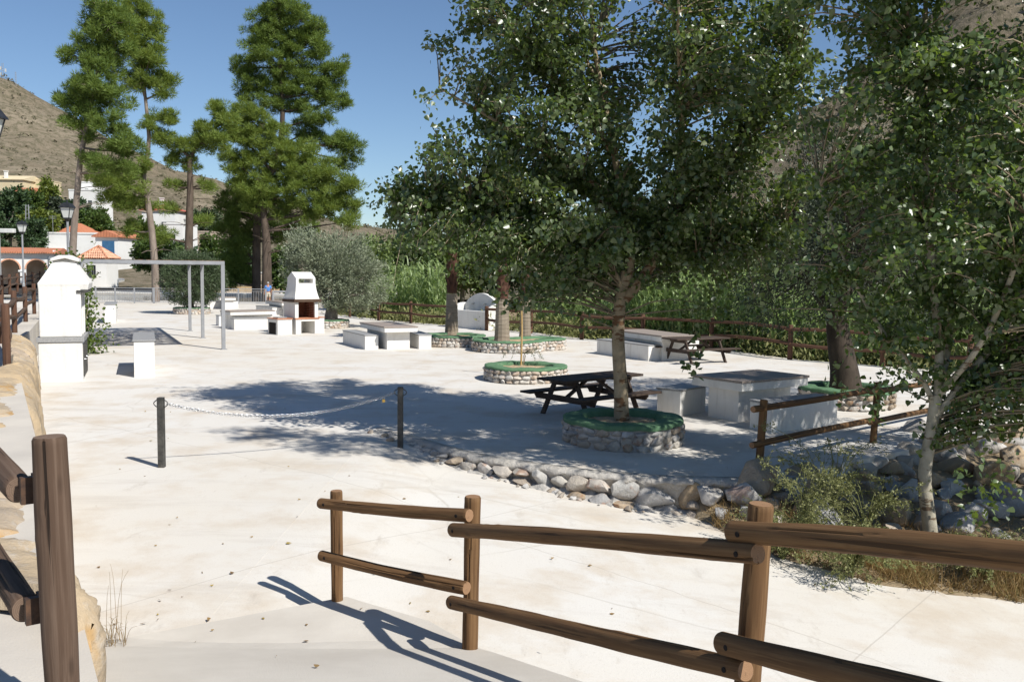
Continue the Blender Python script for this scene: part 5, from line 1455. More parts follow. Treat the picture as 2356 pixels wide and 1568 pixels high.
bx, by = 9.3, 12.6
trunk = [A(bx, by, bank_z(bx, by) - .1), A(bx + .05, by, 0), A(bx, by, .8), A(bx + .02, by, 1.6)]
limbs = [(trunk, [.13, .11, .1, .08]), (L1((0, 0, 1.4), (.2, 0, 2.6), (.1, .1, 4.5), (.1, 0, 8.4)), [.07, .06, .045, .01]), (L1((0, 0, 1.3), (-.5, 0, 2.2), (-1.0, .2, 3.6), (-1.3, .2, 5)), [.05, .04, .03, .01]), (L1((0, 0, 1.5), (.5, .3, 2.4), (1.1, .4, 4.0)), [.05, .04, .01]), (L1((0, 0, 1.4), (.1, -.9, 2.1), (.1, -1.8, 3.0), (.6, -2.8, 4.6)), [.05, .04, .03, .01])]
bl = [(bx, by, 5.0, 1.9, 1.9, 3.2), (bx - .9, by + .2, 3.4, 1.3, 1.3, 1.3), (bx + .3, by + .5, 7.4, 1.5, 1.6, 1.6), (bx + .2, by - .9, 6.2, 1.4, 1.3, 1.6), (bx, by - 2.2, 3.3, 1.7, 1.3, 1.6), (bx + .9, by - 3.0, 4.8, 1.5, 1.3, 1.6)]
leafy_tree('poplar_tree', 'poplar leaning in from the right picture edge beyond the white barked one', limbs, bl, 560, 36, .09, M['poplar2'], M['bark_young'], 23, spread=.14)
# ---- dark leaning tree in the right planter, olive, clipped shrub
def fine_tree(name, label, limbs, bl, ntip, nleaf, size, shape, leafmat, barkmat, seed, spread=.25, tipb=(0, 0, .2), cat='tree', wid=None, group=None, twr=.012, dirsp=.8):
    r = np.random.default_rng(seed)
    root = empty(name, limbs[0][0][0]); tag(root, label, cat, group)
    tr = Tubes(); c0 = curve(limbs[0][0], 12); tr.add(c0, np.interp(np.linspace(0, 1, 12), np.linspace(0, 1, len(limbs[0][1])), limbs[0][1]), 12)
    LP = [c0[8:]]; lb = tr
    for pts, rad in limbs[1:]:
        c_ = curve(pts, 8); lb.add(c_, np.interp(np.linspace(0, 1, 8), np.linspace(0, 1, len(rad)), rad), 7); LP.append(c_)
    LPa = np.concatenate(LP)
    tips = in_blobs(r, ntip, bl, .5); Ps, Ds = [], []
    ctr = np.array([b_[:3] for b_ in bl]).mean(0)
    for i, tp_ in enumerate(tips):
        at_ = LPa[np.argmin(np.linalg.norm(LPa - tp_, axis=1))]
        if i % 3 == 0 and twr: lb.add(curve([at_, (at_ + tp_) / 2 + r.normal(size=3) * .1, tp_], 5), np.linspace(twr, twr * .25, 5), 4)
        m_ = int(nleaf * r.uniform(.6, 1.4)); dirn = unit(tp_ - ctr) + np.array(tipb)
        t_ = r.random(m_)[:, None]
        Ps.append(tp_ + dirn * (t_ - .5) * spread * 2 + r.normal(size=(m_, 3)) * spread * .5); Ds.append(np.repeat(dirn[None], m_, 0))
    Pn = np.concatenate(Ps); Dn = np.concatenate(Ds)
    V, F = leaf_arrays(r, Pn, size * r.uniform(.7, 1.3, len(Pn)), shape, tip=Dn, spread=dirsp, wid=wid)
    link('crown', np_mesh('crown', V, F), leafmat, root, True)
    tr.build('trunk', barkmat, root)
    return root
x, y = PL4.x - .08, PL4.y
fine_tree('dark_tree', 'dark leaning tree with small leaves in the right planter', [([A(x + .05, y, .25), A(x, y, .7), A(x - .12, y, 1.3), A(x - .25, y, 2.0)], [.36, .29, .25, .2]),
          ([A(x - .2, y, 1.8), A(x - .8, y, 2.6), A(x - 1.3, y, 3.6)], [.14, .1, .04]), ([A(x - .2, y, 1.8), A(x + .2, y + .2, 2.8), A(x + .5, y + .3, 4.0)], [.14, .1, .04]), ([A(x - .2, y, 1.9), A(x - .3, y - .6, 2.8), A(x - .4, y - .9, 3.6)], [.12, .08, .03])],
          [(x - .6, y, 3.5, 1.9, 1.9, 1.5), (x - 1.2, y + .2, 2.5, 1.2, 1.3, .9), (x + .9, y + .2, 3.6, 1.6, 1.6, 1.5), (x + .1, y, 4.8, 1.5, 1.5, 1.1), (x + 1.8, y + .3, 2.6, 1.2, 1.3, .9)],
          900, 42, .085, SLIM, M['dark_tree'], M['bark_dark'], 31, .22, (0, 0, -.2))
x, y = PL5.x + .1, PL5.y
fine_tree('olive_tree', 'silvery grey olive tree with gnarled trunk behind the grill', [([A(x - .05, y, .2), A(x, y, .7), A(x + .05, y, 1.2)], [.36, .28, .22]),
          ([A(x, y, .9), A(x - .6, y, 1.7), A(x - .9, y, 2.8)], [.15, .1, .03]), ([A(x + .05, y, 1.0), A(x + .8, y - .1, 1.6), A(x + 1.6, y, 2.5)], [.16, .11, .03]), ([A(x + .1, y, .8), A(x + .5, y, 1.3), A(x + 1.0, y - .3, 1.5), A(x + 1.5, y - .3, 1.6)], [.13, .1, .07, .03]), ([A(x, y, 1.1), A(x + .1, y + .3, 2.0), A(x + .2, y + .4, 3.2)], [.12, .09, .03])],
          [(x - .9, y, 2.7, 1.25, 1.3, 1.5), (x + .5, y, 3.0, 1.4, 1.4, 1.3), (x + 1.35, y, 2.1, 1.25, 1.3, 1.35), (x + .2, y - .2, 1.9, 1.2, 1.2, 1.0), (x - 1.2, y, 3.7, .7, .8, .8)],
          620, 60, .13, SLIM, M['olive'], M['bark_olive'], 32, .24, (0, 0, .55), dirsp=.6)
x, y = PL6.x, PL6.y
fine_tree('clipped_shrub', 'dense rounded grey green shrub growing in the far planter', [([A(x, y, .2), A(x, y, .6), A(x, y, 1.2)], [.16, .13, .1])],
          [(x, y, 1.9, 1.75, 1.7, 1.45), (x - .5, y, 2.7, 1.0, 1.1, .8), (x + .9, y, 2.0, .95, 1.0, 1.1), (x + .4, y, 2.9, .9, 1, .7)],
          620, 55, .13, SLIM, M['bush'], M['bark_olive'], 33, .2, (0, 0, .4), 'shrub', dirsp=.7)
# palms
def palm(label, u, vb, vt, rr, zc, nf, seed, group='palms in the twin planters'):
    r = np.random.default_rng(seed); b_ = at(u, vb, .36)
    z1 = atd(u, vt, b_.y).z
    root = empty('fan_palm', b_); tag(root, label, 'palm', group)
    n_ = 22; mb = MB(); rings = []
    for k in range(n_):
        f_ = k / (n_ - 1); z = (z1 - .36) * f_ - .06; q = rr * (1.28 - .3 * f_ ** .6) * (1 + .035 * (k % 2))
        rings.append([(q * math.cos(2 * math.pi * j / 12), q * math.sin(2 * math.pi * j / 12), z) for j in range(12)])
    mb.loft(rings).build('trunk', M['bark_palm'], root)
    # boots: brown leaf bases
    bt = MB(); zt = zc - .36
    for k in range(70):
        z = (z1 - .36) + (zt - (z1 - .36)) * k / 70; a = k * 2.4; q = rr * .92
        c_, s_ = math.cos(a), math.sin(a)
        bt.add([(q * c_ - .07 * s_, q * s_ + .07 * c_, z), (q * c_ + .07 * s_, q * s_ - .07 * c_, z), ((q + .10) * c_ + .03 * s_, (q + .10) * s_ - .03 * c_, z + .22), ((q + .10) * c_ - .03 * s_, (q + .10) * s_ + .03 * c_, z + .22)], [(0, 1, 2, 3)])
    bt.tube([(0, 0, z1 - .4), (0, 0, zt)], rr * .92, 10)
    bt.build('leaf_bases', M['palm_fibre'], root)
    for k in range(nf):
        az = r.uniform(0, 6.28); el = r.uniform(-.5, 1.35); ln = r.uniform(.75, 1.05)
        hd = Vector((math.cos(az) * math.cos(el), math.sin(az) * math.cos(el), math.sin(el)))
        p0 = Vector((0, 0, zt)) + hd * .1; p1 = p0 + hd * ln
        sd = hd.cross(Vector((0, 0, 1))).normalized(); nn = sd.cross(hd)
        fr_ = MB()
        for j in range(22):
            a = -2.0 + 4.0 * j / 21; dd = (hd * math.cos(a) + sd * math.sin(a)); q = .78 * (.75 + .25 * math.cos(a))
            w_ = dd.cross(nn) * .045
            m1 = p1 + dd * q * .55 + nn * .04; tp_ = p1 + dd * q + Vector((0, 0, -.16 - .1 * r.random()))
            fr_.add([p1, m1 - w_, tp_, m1 + w_], [(0, 1, 2, 3)])
        fo = fr_.build('frond', M['palm_leaf'], root)
        MB().tube([Vector((0, 0, zt - .1)), p0.lerp(p1, .5) + Vector((0, 0, .04)), p1], .014, 5).build('stalk', M['palm_leaf'], fo)
palm('fan palm with dark shaded trunk left of the fountain', 1039, 767, 672, .205, 4.6, 16, 41)
palm('fan palm with pale ringed trunk in front of the fountain', 1155, 783, 684, .215, 4.75, 18, 42)
palm('fan palm standing right of the pale ringed palm behind the sapling stake', 1208, 771, 682, .175, 5.3, 16, 43)

# ---- pines
def pine(label, u, vb, d, lean, hts, bark, leafmat, clumps, seed, rr, zbase=0.0, n_per=900, group='tall pines'):
    """clumps: (u, v, ru, rv, depth offset) sizes in picture units at depth d, turned into real ellipsoids"""
    r = np.random.default_rng(seed)
    b_ = atd(u, vb, d); base = A(b_.x, b_.y, zbase)
    k = d / FPX
    root = empty('pine_tree', base); tag(root, label, 'pine tree', group)
    tp_ = [base - A(0, 0, .3)] + [A(atd(uu, vv, d).x, d, atd(uu, vv, d).z) for uu, vv in lean]
    tr = Tubes(); c0 = curve(tp_, 18); tr.add(c0, np.linspace(rr, rr * .22, 18), 10); tr.build('trunk', bark, root)
    lb = Tubes(); Ps, Ds = [], []
    for (cu, cv, ru, rv, off) in clumps:
        c_ = atd(cu, cv, d); C = A(c_.x, d + off, c_.z); rad = A(ru * k, (ru + rv) * .55 * k, rv * 1.12 * k)
        i = np.argmin(np.linalg.norm(c0 - C + A(0, 0, .8 * rad[2]), axis=1))
        lb.add(curve([c0[i], (c0[i] + C) / 2 + A(0, 0, -.1), C], 6), np.linspace(rr * .28, .03, 6), 6)
        ns = max(7, int(30 * (rad[0] * rad[2]) / 1.6))
        sub = C + unit(r.normal(size=(ns, 3))) * rad * (r.random(ns) ** .35)[:, None]
        for s_ in sub:
            if r.random() < .25: lb.add(np.array([C + (s_ - C) * .2, (C + s_) / 2, s_]), np.array([.035, .025, .012]), 4)
            m_ = int(n_per / 6)
            sr = r.uniform(.26, .52)
            q = unit(r.normal(size=(m_, 3))); q[:, 2] = q[:, 2] * .75 + .12
            Ps.append(s_ + q * sr * (r.random(m_) ** .45)[:, None]); Ds.append(q + A(0, 0, .35))
    Pn = np.concatenate(Ps); Dn = np.concatenate(Ds)
    V, F = leaf_arrays(r, Pn, r.uniform(.22, .40, len(Pn)), NEEDLE, tip=Dn * 1.3, spread=.45, wid=.05)
    link('crown', np_mesh('crown', V, F), leafmat, root, True)
    # bare dead side twigs under the crown
    for q in range(14):
        i = r.integers(3, 10); a = r.uniform(0, 6.28); ln = r.uniform(.8, 2.2)
        e_ = c0[i] + A(math.cos(a) * ln, math.sin(a) * ln, r.uniform(-.2, .7))
        lb.add(curve([c0[i], (c0[i] + e_) / 2 + A(0, 0, .15), e_], 5), np.linspace(.035, .01, 5), 4)
    lb.build('limbs', bark, root)
    return root
pine('tall pine with slender leaning trunk at the far left', 165, 640, 64, [(168, 560), (178, 440), (186, 360), (200, 290), (222, 180), (240, 60), (246, -20)], None, M['bark_pine'], M['pine_dark'],
     [(245, 15, 42, 32, 0), (225, 50, 45, 30, .5), (262, 60, 40, 35, -.5), (210, 95, 40, 28, 0), (255, 110, 45, 30, .6), (190, 135, 35, 26, -.5), (230, 150, 48, 28, 0), (180, 190, 36, 24, .5), (225, 200, 50, 28, -.6), (170, 225, 36, 22, 0), (145, 225, 20, 16, .4), (210, 245, 40, 24, .4), (180, 275, 34, 26, -.2), (260, 230, 40, 24, .5), (200, 300, 28, 22, .3), (255, 285, 38, 25, -.8), (285, 320, 40, 28, -.4), (300, 345, 36, 24, .4), (270, 345, 34, 20, .3), (198, 362, 24, 12, 0), (240, 385, 40, 18, -.6), (275, 385, 36, 18, .5)], 51, .27, .6)
pine('tall pine with pale trunk and airy top between the pergola and the leaning pine', 358, 697, 70, [(357, 620), (348, 520), (336, 440), (330, 400), (343, 330), (336, 240), (325, 140), (315, 30)], None, M['bark_pine'], M['pine'],
     [(315, 20, 35, 32, 0), (335, 50, 34, 30, .6), (300, 60, 34, 28, -.6), (345, 95, 34, 28, .3), (310, 105, 34, 28, 0), (350, 140, 30, 24, -.5), (320, 150, 36, 24, .5), (300, 185, 34, 20, 0), (355, 185, 28, 20, .5), (375, 205, 24, 20, 0), (330, 195, 30, 18, -.6), (385, 180, 14, 12, .4), (375, 265, 26, 18, .3), (345, 285, 20, 14, -.4), (395, 275, 18, 14, 0), (360, 315, 30, 16, .4), (300, 405, 40, 18, -1.2), (270, 430, 44, 16, -1.6), (320, 435, 34, 16, -1.2), (250, 410, 34, 14, -1), (340, 380, 22, 14, -.5), (290, 450, 30, 14, -1), (300, 475, 34, 18, -.8), (342, 468, 26, 16, .4), (262, 462, 26, 14, -.8), (300, 530, 30, 18, .6)], 52, .30)
pine('dark trunked pine with bare lower branches in the middle', 435, 692, 72, [(434, 600), (436, 500), (438, 420), (437, 370), (450, 340), (470, 300)], None, M['bark_pine_dark'], M['pine'],
     [(425, 345, 30, 24, 0), (455, 330, 30, 22, .5), (405, 330, 24, 18, -.5), (480, 300, 30, 22, 0), (500, 250, 26, 22, .4), (520, 280, 30, 24, 0), (500, 330, 34, 24, -.5), (440, 375, 22, 16, .3), (400, 365, 18, 14, .2), (395, 425, 22, 12, .4), (475, 430, 20, 14, .3), (380, 480, 24, 14, .3), (460, 500, 22, 14, .8), (370, 540, 34, 18, -.5)], 53, .38)
pine('tallest dark pine with broad crown rising over the grill', 590, 698, 80, [(590, 600), (592, 500), (600, 430), (640, 350), (650, 270), (648, 200), (645, 120), (645, 20)], None, M['bark_pine_dark'], M['pine_dark'],
     [(645, 15, 46, 34, 0), (610, 45, 42, 30, .5), (685, 45, 42, 32, -.4), (720, 70, 30, 32, .3), (645, 75, 56, 32, .3), (590, 90, 38, 28, 0), (690, 110, 50, 30, .5), (735, 120, 24, 24, -.3), (620, 130, 50, 28, -.4), (565, 150, 32, 24, .3), (660, 165, 50, 28, 0), (720, 165, 36, 26, .3), (580, 190, 38, 24, 0), (640, 205, 44, 24, .4), (700, 205, 44, 26, 0), (765, 175, 30, 28, .2), (785, 150, 20, 20, .2), (740, 210, 34, 22, -.2), (570, 215, 34, 18, .3), (620, 235, 36, 20, 0), (690, 240, 44, 18, .4), (770, 235, 32, 22, .2), (795, 230, 16, 14, .2), (730, 270, 40, 20, -.3), (780, 330, 40, 20, .3), (815, 335, 24, 18, 0), (800, 370, 30, 18, .5), (755, 315, 36, 20, .8), (700, 300, 40, 24, 1), (560, 470, 26, 24, .5), (545, 510, 28, 26, .2), (555, 560, 28, 26, 0), (540, 610, 30, 26, .3), (560, 440, 26, 22, .2), (532, 475, 34, 30, .3), (528, 540, 36, 32, 0), (533, 600, 36, 30, .2), (524, 645, 30, 22, 0), (568, 640, 22, 20, .4), (640, 530, 40, 26, 1.5), (690, 520, 40, 22, 1.2), (575, 520, 30, 26, .8)], 54, .40)
pine('lighter bushy pine in front of the tallest pine above the man', 613, 699, 76, [(614, 620), (612, 540), (605, 470), (612, 420), (640, 380), (670, 340)], None, M['bark_pine_dark'], M['pine'],
     [(560, 260, 30, 26, 0), (545, 300, 36, 28, .4), (600, 285, 40, 28, -.3), (575, 330, 44, 28, 0), (630, 310, 36, 26, .4), (540, 370, 40, 28, -.3), (590, 380, 48, 30, .3), (645, 360, 46, 30, 0), (690, 350, 42, 28, .4), (540, 420, 34, 26, .3), (600, 430, 46, 26, -.3), (655, 410, 48, 28, .3), (710, 395, 46, 28, 0), (755, 395, 40, 26, .3), (580, 465, 40, 22, 0), (640, 460, 48, 24, .3), (700, 445, 50, 26, -.3), (755, 440, 46, 26, .2), (800, 430, 34, 24, 0), (690, 485, 46, 20, .3), (745, 485, 46, 22, 0), (795, 475, 36, 22, .3), (800, 510, 30, 16, 0), (640, 490, 30, 16, .5)], 55, .44, n_per=1000)

# ---- background trees
def bgtree(label, u, vt, vb, hw, d, mat, seed, zb=None, group='trees behind the plaza', nl=9000, size=.22, name='broadleaf_tree'):
    r = np.random.default_rng(seed); k = d / FPX
    top = atd(u, vt, d).z; bot = atd(u, vb, d).z; x = atd(u, vb, d).x; zb = bot if zb is None else zb
    H = top - bot; W_ = hw * k
    bl = [(x, d, bot + H * .55, W_ * .75, W_ * .75, H * .42)]
    for q in range(9):
        a = r.uniform(0, 6.28); rr = r.uniform(.35, .7)
        bl.append((x + W_ * rr * math.cos(a), d + W_ * rr * math.sin(a), bot + H * r.uniform(.25, .85), W_ * r.uniform(.28, .45), W_ * r.uniform(.28, .45), H * r.uniform(.14, .24)))
    nt_ = 170
    fine_tree(name, label, [([A(x, d, zb - .3), A(x + .1, d, bot + H * .2), A(x, d, bot + H * .5)], [max(.1, W_ * .09), max(.08, W_ * .07), .06])] + [([A(x, d, bot + H * .2), A((x + b_[0]) / 2, (d + b_[1]) / 2, (bot + H * .3 + b_[2]) / 2), A(b_[0], b_[1], b_[2])], [.1, .07, .03]) for b_ in bl[1:6]],
              bl, nt_, nl / nt_, size, OVAL, mat, M['bark_olive'], seed, spread=.12 * W_ + .1, tipb=(0, 0, .1), group=group, twr=0, dirsp=1.0)
G1 = 'village trees on the left slope'
bgtree('dark green tree at the left edge below the yellow house', 22, 432, 566, 52, 128, M['tree_deep'], 61, .5, G1, 6000, .5)
bgtree('yellow green citrus like tree beside the lattice pylon', 98, 488, 540, 42, 124, M['tree_lime'], 62, .5, G1, 5000, .45)
bgtree('slim lime green tree right of the yellow house', 113, 410, 505, 27, 165, M['tree_lime'], 63, 8, G1, 4000, .5)
bgtree('grey green tree above the orange hipped roof', 150, 462, 532, 46, 150, M['dark_tree'], 64, 5, G1, 4500, .55)
bgtree('mid green tree beside the pine trunk above the kiosk', 212, 484, 548, 42, 132, M['tree_green'], 65, 3, G1, 5000, .5)
bgtree('pale green tree growing at the far left below the annex walls', 2, 548, 625, 22, 110, M['tree_deep'], 66, 0, G1, 2500, .4)
bgtree('dark fig tree overhanging the white van', 296, 560, 645, 52, 137, M['tree_deep'], 67, .5, G1, 8000, .38)
bgtree('broad green tree behind the pergola beam', 365, 545, 640, 55, 96, M['tree_green'], 68, 0, G1, 8000, .38)
bgtree('low green tree right of the ruined house', 505, 545, 640, 40, 110, M['tree_green'], 69, 0, G1, 5000, .4)
bgtree('deep green tree under the red roofed house', 420, 560, 660, 45, 104, M['tree_deep'], 70, 0, G1, 6000, .4)
bgtree('round green tree between the yellow house and the pylon', 62, 442, 500, 34, 150, M['tree_green'], 171, 5, G1, 4000, .5)
bgtree('dark green tree in front of the stepped white house', 178, 462, 520, 34, 142, M['tree_deep'], 172, 4, G1, 4000, .5)
bgtree('green tree below the red roofed house', 330, 505, 585, 40, 128, M['tree_green'], 173, 1, G1, 5000, .45)
bgtree('olive green tree above the ruined house', 470, 480, 545, 38, 175, M['bush'], 174, 4, G1, 4000, .55)
bgtree('dark green tree left of the long white building', 72, 505, 580, 34, 118, M['tree_deep'], 175, .5, G1, 4000, .4)
bgtree('low shrubby tree under the centre pines', 545, 560, 660, 42, 104, M['tree_deep'], 176, 0, G1, 5000, .36)
bgtree('green tree behind the walking man', 655, 570, 680, 42, 92, M['tree_green'], 177, 0, G1, 6000, .34)
G2 = 'riverside trees behind the back fence'
rv = [('light green riverside tree right behind the olive', 868, 545, 705, 75, 60, 'willow'), ('light green riverside tree left of the first palm', 955, 530, 700, 72, 56, 'willow'), ('tall dull green tree behind the olive crown', 815, 560, 700, 55, 72, 'tree_green'),
      ('bushy riverside tree behind the fountain', 1060, 540, 690, 75, 54, 'willow'), ('deep green riverside tree behind the right palm', 1195, 500, 700, 90, 55, 'tree_deep'), ('riverside tree behind the poplar crown centre', 1330, 500, 700, 95, 52, 'tree_green'),
      ('shaded riverside tree right of the poplar trunk', 1480, 480, 720, 95, 48, 'tree_deep'), ('riverside tree above the tall reeds', 1625, 470, 710, 90, 46, 'tree_green'), ('dark riverside tree between reeds and leaning tree', 1770, 500, 760, 80, 42, 'tree_deep'),
      ('grey green tree on the slope seen between the two poplars', 1845, 400, 640, 60, 60, 'olive'), ('big dark tree behind the leaning tree', 1985, 330, 780, 130, 44, 'tree_deep'), ('large dark tree at the right edge behind the white barked poplar', 2230, 250, 850, 170, 36, 'tree_deep')]
for i, (lb_, u, vt, vb, hw, d, mm) in enumerate(rv):
    bgtree(lb_, u, vt, vb, hw, d, M[mm], 80 + i, -2.0, G2, 9000 if i < 9 else 14000, .26)

# ---- reeds beyond the back fence (nobody could count them)
r = np.random.default_rng(90); LV, LF, nb = [], [], 0
def reed_leaves(C, hgt, n_leaf):
    global nb
    n_ = len(C); 
    hb = r.uniform(.15, 1.0, (n_, n_leaf)) * hgt[:, None]
    az = r.uniform(0, 2 * np.pi, (n_, n_leaf)); L_ = r.uniform(.45, .95, (n_, n_leaf))
    P0 = np.repeat(C[:, None, :], n_leaf, 1).copy(); P0[:, :, 2] += hb
    dx = np.stack([np.cos(az), np.sin(az), np.zeros_like(az)], -1); sd = np.stack([-np.sin(az), np.cos(az), np.zeros_like(az)], -1)
    up = np.array([0, 0, 1.0]); rows_ = []
    for t_, w_, rise, out in ((0, .022, 0, 0), (.35, .036, .42, .14), (.7, .028, .66, .40), (1, .002, .52, .78)):
        c_ = P0 + dx * (L_ * out)[..., None] + up * (L_ * rise)[..., None]
        rows_ += [c_ - sd * w_, c_ + sd * w_]
    V = np.stack(rows_, 2).reshape(-1, 8, 3)
    m_ = len(V); base = (np.arange(m_) * 8)[:, None, None]
    F = (np.array([(0, 1, 3, 2), (2, 3, 5, 4), (4, 5, 7, 6)])[None] + base).reshape(-1, 4)
    LV.append(V.reshape(-1, 3)); LF.append(F + nb); nb += m_ * 8
def reed_patch(u0, u1, vb0, vb1, dd, n_, hmin, hmax):
    u = r.uniform(u0, u1, n_); f_ = (u - u0) / (u1 - u0); C = []
    for uu, ff in zip(u, f_):
        b_ = at(uu, vb0 + (vb1 - vb0) * ff); k = 1 + r.uniform(*dd) / b_.y
        C.append((b_.x * k, b_.y * k, -1.0 - .3 * r.random()))
    reed_leaves(np.array(C), r.uniform(hmin, hmax, n_), 11)
reed_patch(850, 1035, 733, 745, (1.2, 7), 420, 2.2, 4.2)
reed_patch(1235, 1440, 768, 785, (1.5, 7), 300, 1.6, 3.4)
reed_patch(1440, 1830, 785, 826, (.8, 4.5), 620, 2.4, 4.6)
reed_patch(1830, 2300, 826, 866, (1.0, 5), 500, 2.0, 3.6)
o = link('reed_bed', np_mesh('reed_bed', np.concatenate(LV), np.concatenate(LF)), M['reed']); tag(o, 'tall bright green canes with arching leaves beyond the back fence', 'reeds', kind='stuff')
# undergrowth along the foot of the back fence
Pn = []
for q in range(2600):
    i = r.integers(0, len(bp2) - 1); a, b_ = bp2[i], bp2[i + 1]; p_ = a.lerp(b_, r.random()); Pn.append((p_.x + r.normal() * .5 + .5, p_.y + abs(r.normal()) * .9 + .45, -.3 + r.random() ** 2 * .9))
for q in range(1500):
    i = r.integers(0, len(bp) - 1); a, b_ = bp[i], bp[i + 1]; p_ = a.lerp(b_, r.random()); Pn.append((p_.x + r.normal() * .5 + .5, p_.y + abs(r.normal()) * .9 + .5, -.3 + r.random() ** 2 * .9))
Pn = np.repeat(np.array(Pn), 5, 0) + r.normal(size=(len(Pn) * 5, 3)) * .12
V, F = leaf_arrays(r, Pn, r.uniform(.14, .3, len(Pn)), SLIM, tip=A(0, 0, .8), spread=.9)
o = link('fence_undergrowth', np_mesh('fence_undergrowth', V, F), M['wisp']); tag(o, 'mixed dry and green undergrowth along the back fence foot', 'undergrowth', kind='stuff')

# ---- feathery shrubs and dry grass on the bank
def feather(label, u, v, n_stem, hgt, seed, lean=(0, 0)):
    r_ = np.random.default_rng(seed); p_ = hit(u, v, bank_z)
    root = empty('feathery_shrub', p_); tag(root, label, 'shrub', 'feathery shrubs on the bank')
    st = Tubes(); Ps, Ds = [], []
    for k in range(n_stem):
        a = r_.uniform(0, 6.28); rr = r_.uniform(.25, 1.0) * hgt * .75; h = hgt * r_.uniform(.35, 1.0)
        e_ = A(p_.x + math.cos(a) * rr + lean[0], p_.y + math.sin(a) * rr * .8 + lean[1], p_.z + h)
        c_ = curve([A(*p_), A(p_.x + math.cos(a) * rr * .35, p_.y + math.sin(a) * rr * .3, p_.z + h * .7), e_, e_ + A(math.cos(a) * .12, math.sin(a) * .1, -.10)], 9)
        st.add(c_, np.linspace(.006, .0018, 9), 4)
        for q in range(9):
            t_ = r_.uniform(.25, 1) * 7.99; i = int(t_); o_ = c_[i] + (c_[i + 1] - c_[i]) * (t_ - i)
            dd = unit(r_.normal(size=3) + A(math.cos(a), math.sin(a), .3)); ln = r_.uniform(.08, .24)
            st.add(np.array([o_, o_ + dd * ln * .5 + A(0, 0, .01), o_ + dd * ln]), np.array([.003, .002, .001]), 3)
            m_ = 11; f_ = r_.random((m_, 1)); Ps.append(o_ + dd * ln * f_ + r_.normal(size=(m_, 3)) * .010); Ds.append(np.repeat(dd[None], m_, 0))
    st.build('stems', M['wisp'], root)
    Pn_ = np.concatenate(Ps); Dn = np.concatenate(Ds)
    V_, F_ = leaf_arrays(r_, Pn_, r_.uniform(.018, .038, len(Pn_)), OVAL, tip=Dn, spread=.7)
    link('foliage', np_mesh('foliage', V_, F_), M['wisp'], root, True)
feather('wispy yellow green shrub sprawling between the foreground post and the wall', 1850, 1260, 28, .95, 101, (-.05, -.2))
feather('tall wispy shrub arching over the terrace edge stones', 1900, 1200, 22, 1.15, 102, (-.2, 0))
feather('wispy shrub spilling onto the road edge', 1960, 1330, 40, .6, 103, (0, -.3))
feather('small wispy shrub close behind the thick foreground post', 1800, 1290, 40, .6, 104, (0, -.1))
feather('wispy shrub at the foot of the boulders', 1990, 1240, 22, .8, 105)
feather('low wispy shrub near the right picture edge', 2260, 1330, 36, .5, 106, (0, -.1))
X = r.uniform(2.6, 9.5, 24000); yv = verge_y(X); Y = yv + np.abs(r.normal(size=len(X))) * .8 + .02 + .1 * fbm(X, X * 0, 1.1, 3, 9)
Zb = bankf(X, Y); Pn = np.stack([X, Y, Zb], -1)
keep = (r.random(len(X)) < .25 + .75 * (fbm(X, Y, 1.5, 3, 44) > -.1)); Pn = Pn[keep]
V, F = leaf_arrays(r, Pn, r.uniform(.07, .28, len(Pn)), BLADE, tip=A(0, -.15, 1.0), spread=.6, wid=.06)
o = link('dry_grass', np_mesh('dry_grass', V, F), M['straw']); tag(o, 'straw coloured dry grass along the road edge below the boulders', 'grass', kind='stuff')
# tuft of bare stalks at the ramp foot, left
tb = at(266, 1482, .03); root = empty('grass_tuft', tb); tag(root, 'thin dry grass tuft with long stalks beside the ochre rock', 'grass tuft')
st = Tubes()
for k in range(36):
    a = r.uniform(0, 6.28); ln = r.uniform(.06, .24) if k > 4 else r.uniform(.4, .65); sp = r.uniform(.15, .7) if k > 7 else r.uniform(.05, .25)
    q = A(tb.x + r.normal() * .06, tb.y + r.normal() * .06, tb.z)
    st.add(curve([q, q + A(math.cos(a) * ln * sp * .4, math.sin(a) * ln * sp * .4, ln * .7), q + A(math.cos(a) * ln * sp, math.sin(a) * ln * sp, ln * (.98 - .3 * sp))], 6), np.linspace(.002, .0008, 6), 3)
st.build('stalks', M['straw'], root)
# climbing plant on the pergola's near left post
cl = A(*at(206, 815)); fr_ = at(514.5, 803.5); br_ = at(437.5, 761); ax = (br_ - fr_).normalized(); nx = Vector((-ax.y, ax.x, 0)); cp = fr_ + nx * 4.25
root = empty('climbing_plant', cp); tag(root, 'leafy climber growing up the pergola post beside the oven', 'climbing plant')
st = Tubes(); Ps = []
for k in range(9):
    a = k * .9; pts = [A(cp.x + .16 * math.cos(a + z * 2), cp.y + .16 * math.sin(a + z * 2), z) for z in np.linspace(0, 2.8 - .1 * k, 10)]
    st.add(curve(pts, 16), np.linspace(.014, .005, 16), 5)
    for z in np.linspace(.02, 2.8 - .1 * k, 40): Ps.append([cp.x + r.normal() * .15, cp.y + r.normal() * .15, z])
for q in range(150): Ps.append([cp.x + r.normal() * .28 - .3, cp.y + r.normal() * .25, 2.75 + r.normal() * .22])
for q in range(110): Ps.append([cp.x + .25 + abs(r.normal()) * .28, cp.y - .15 + r.normal() * .2, abs(r.normal()) * .9])
st.build('stems', M['twig'], root)
Pn = np.repeat(np.array(Ps), 3, 0) + r.normal(size=(len(Ps) * 3, 3)) * .06
V, F = leaf_arrays(r, Pn, r.uniform(.06, .12, len(Pn)), HEART, tip=A(0, -.2, -.4), spread=.8)
link('leaves', np_mesh('leaves', V, F), M['ivy'], root, True)
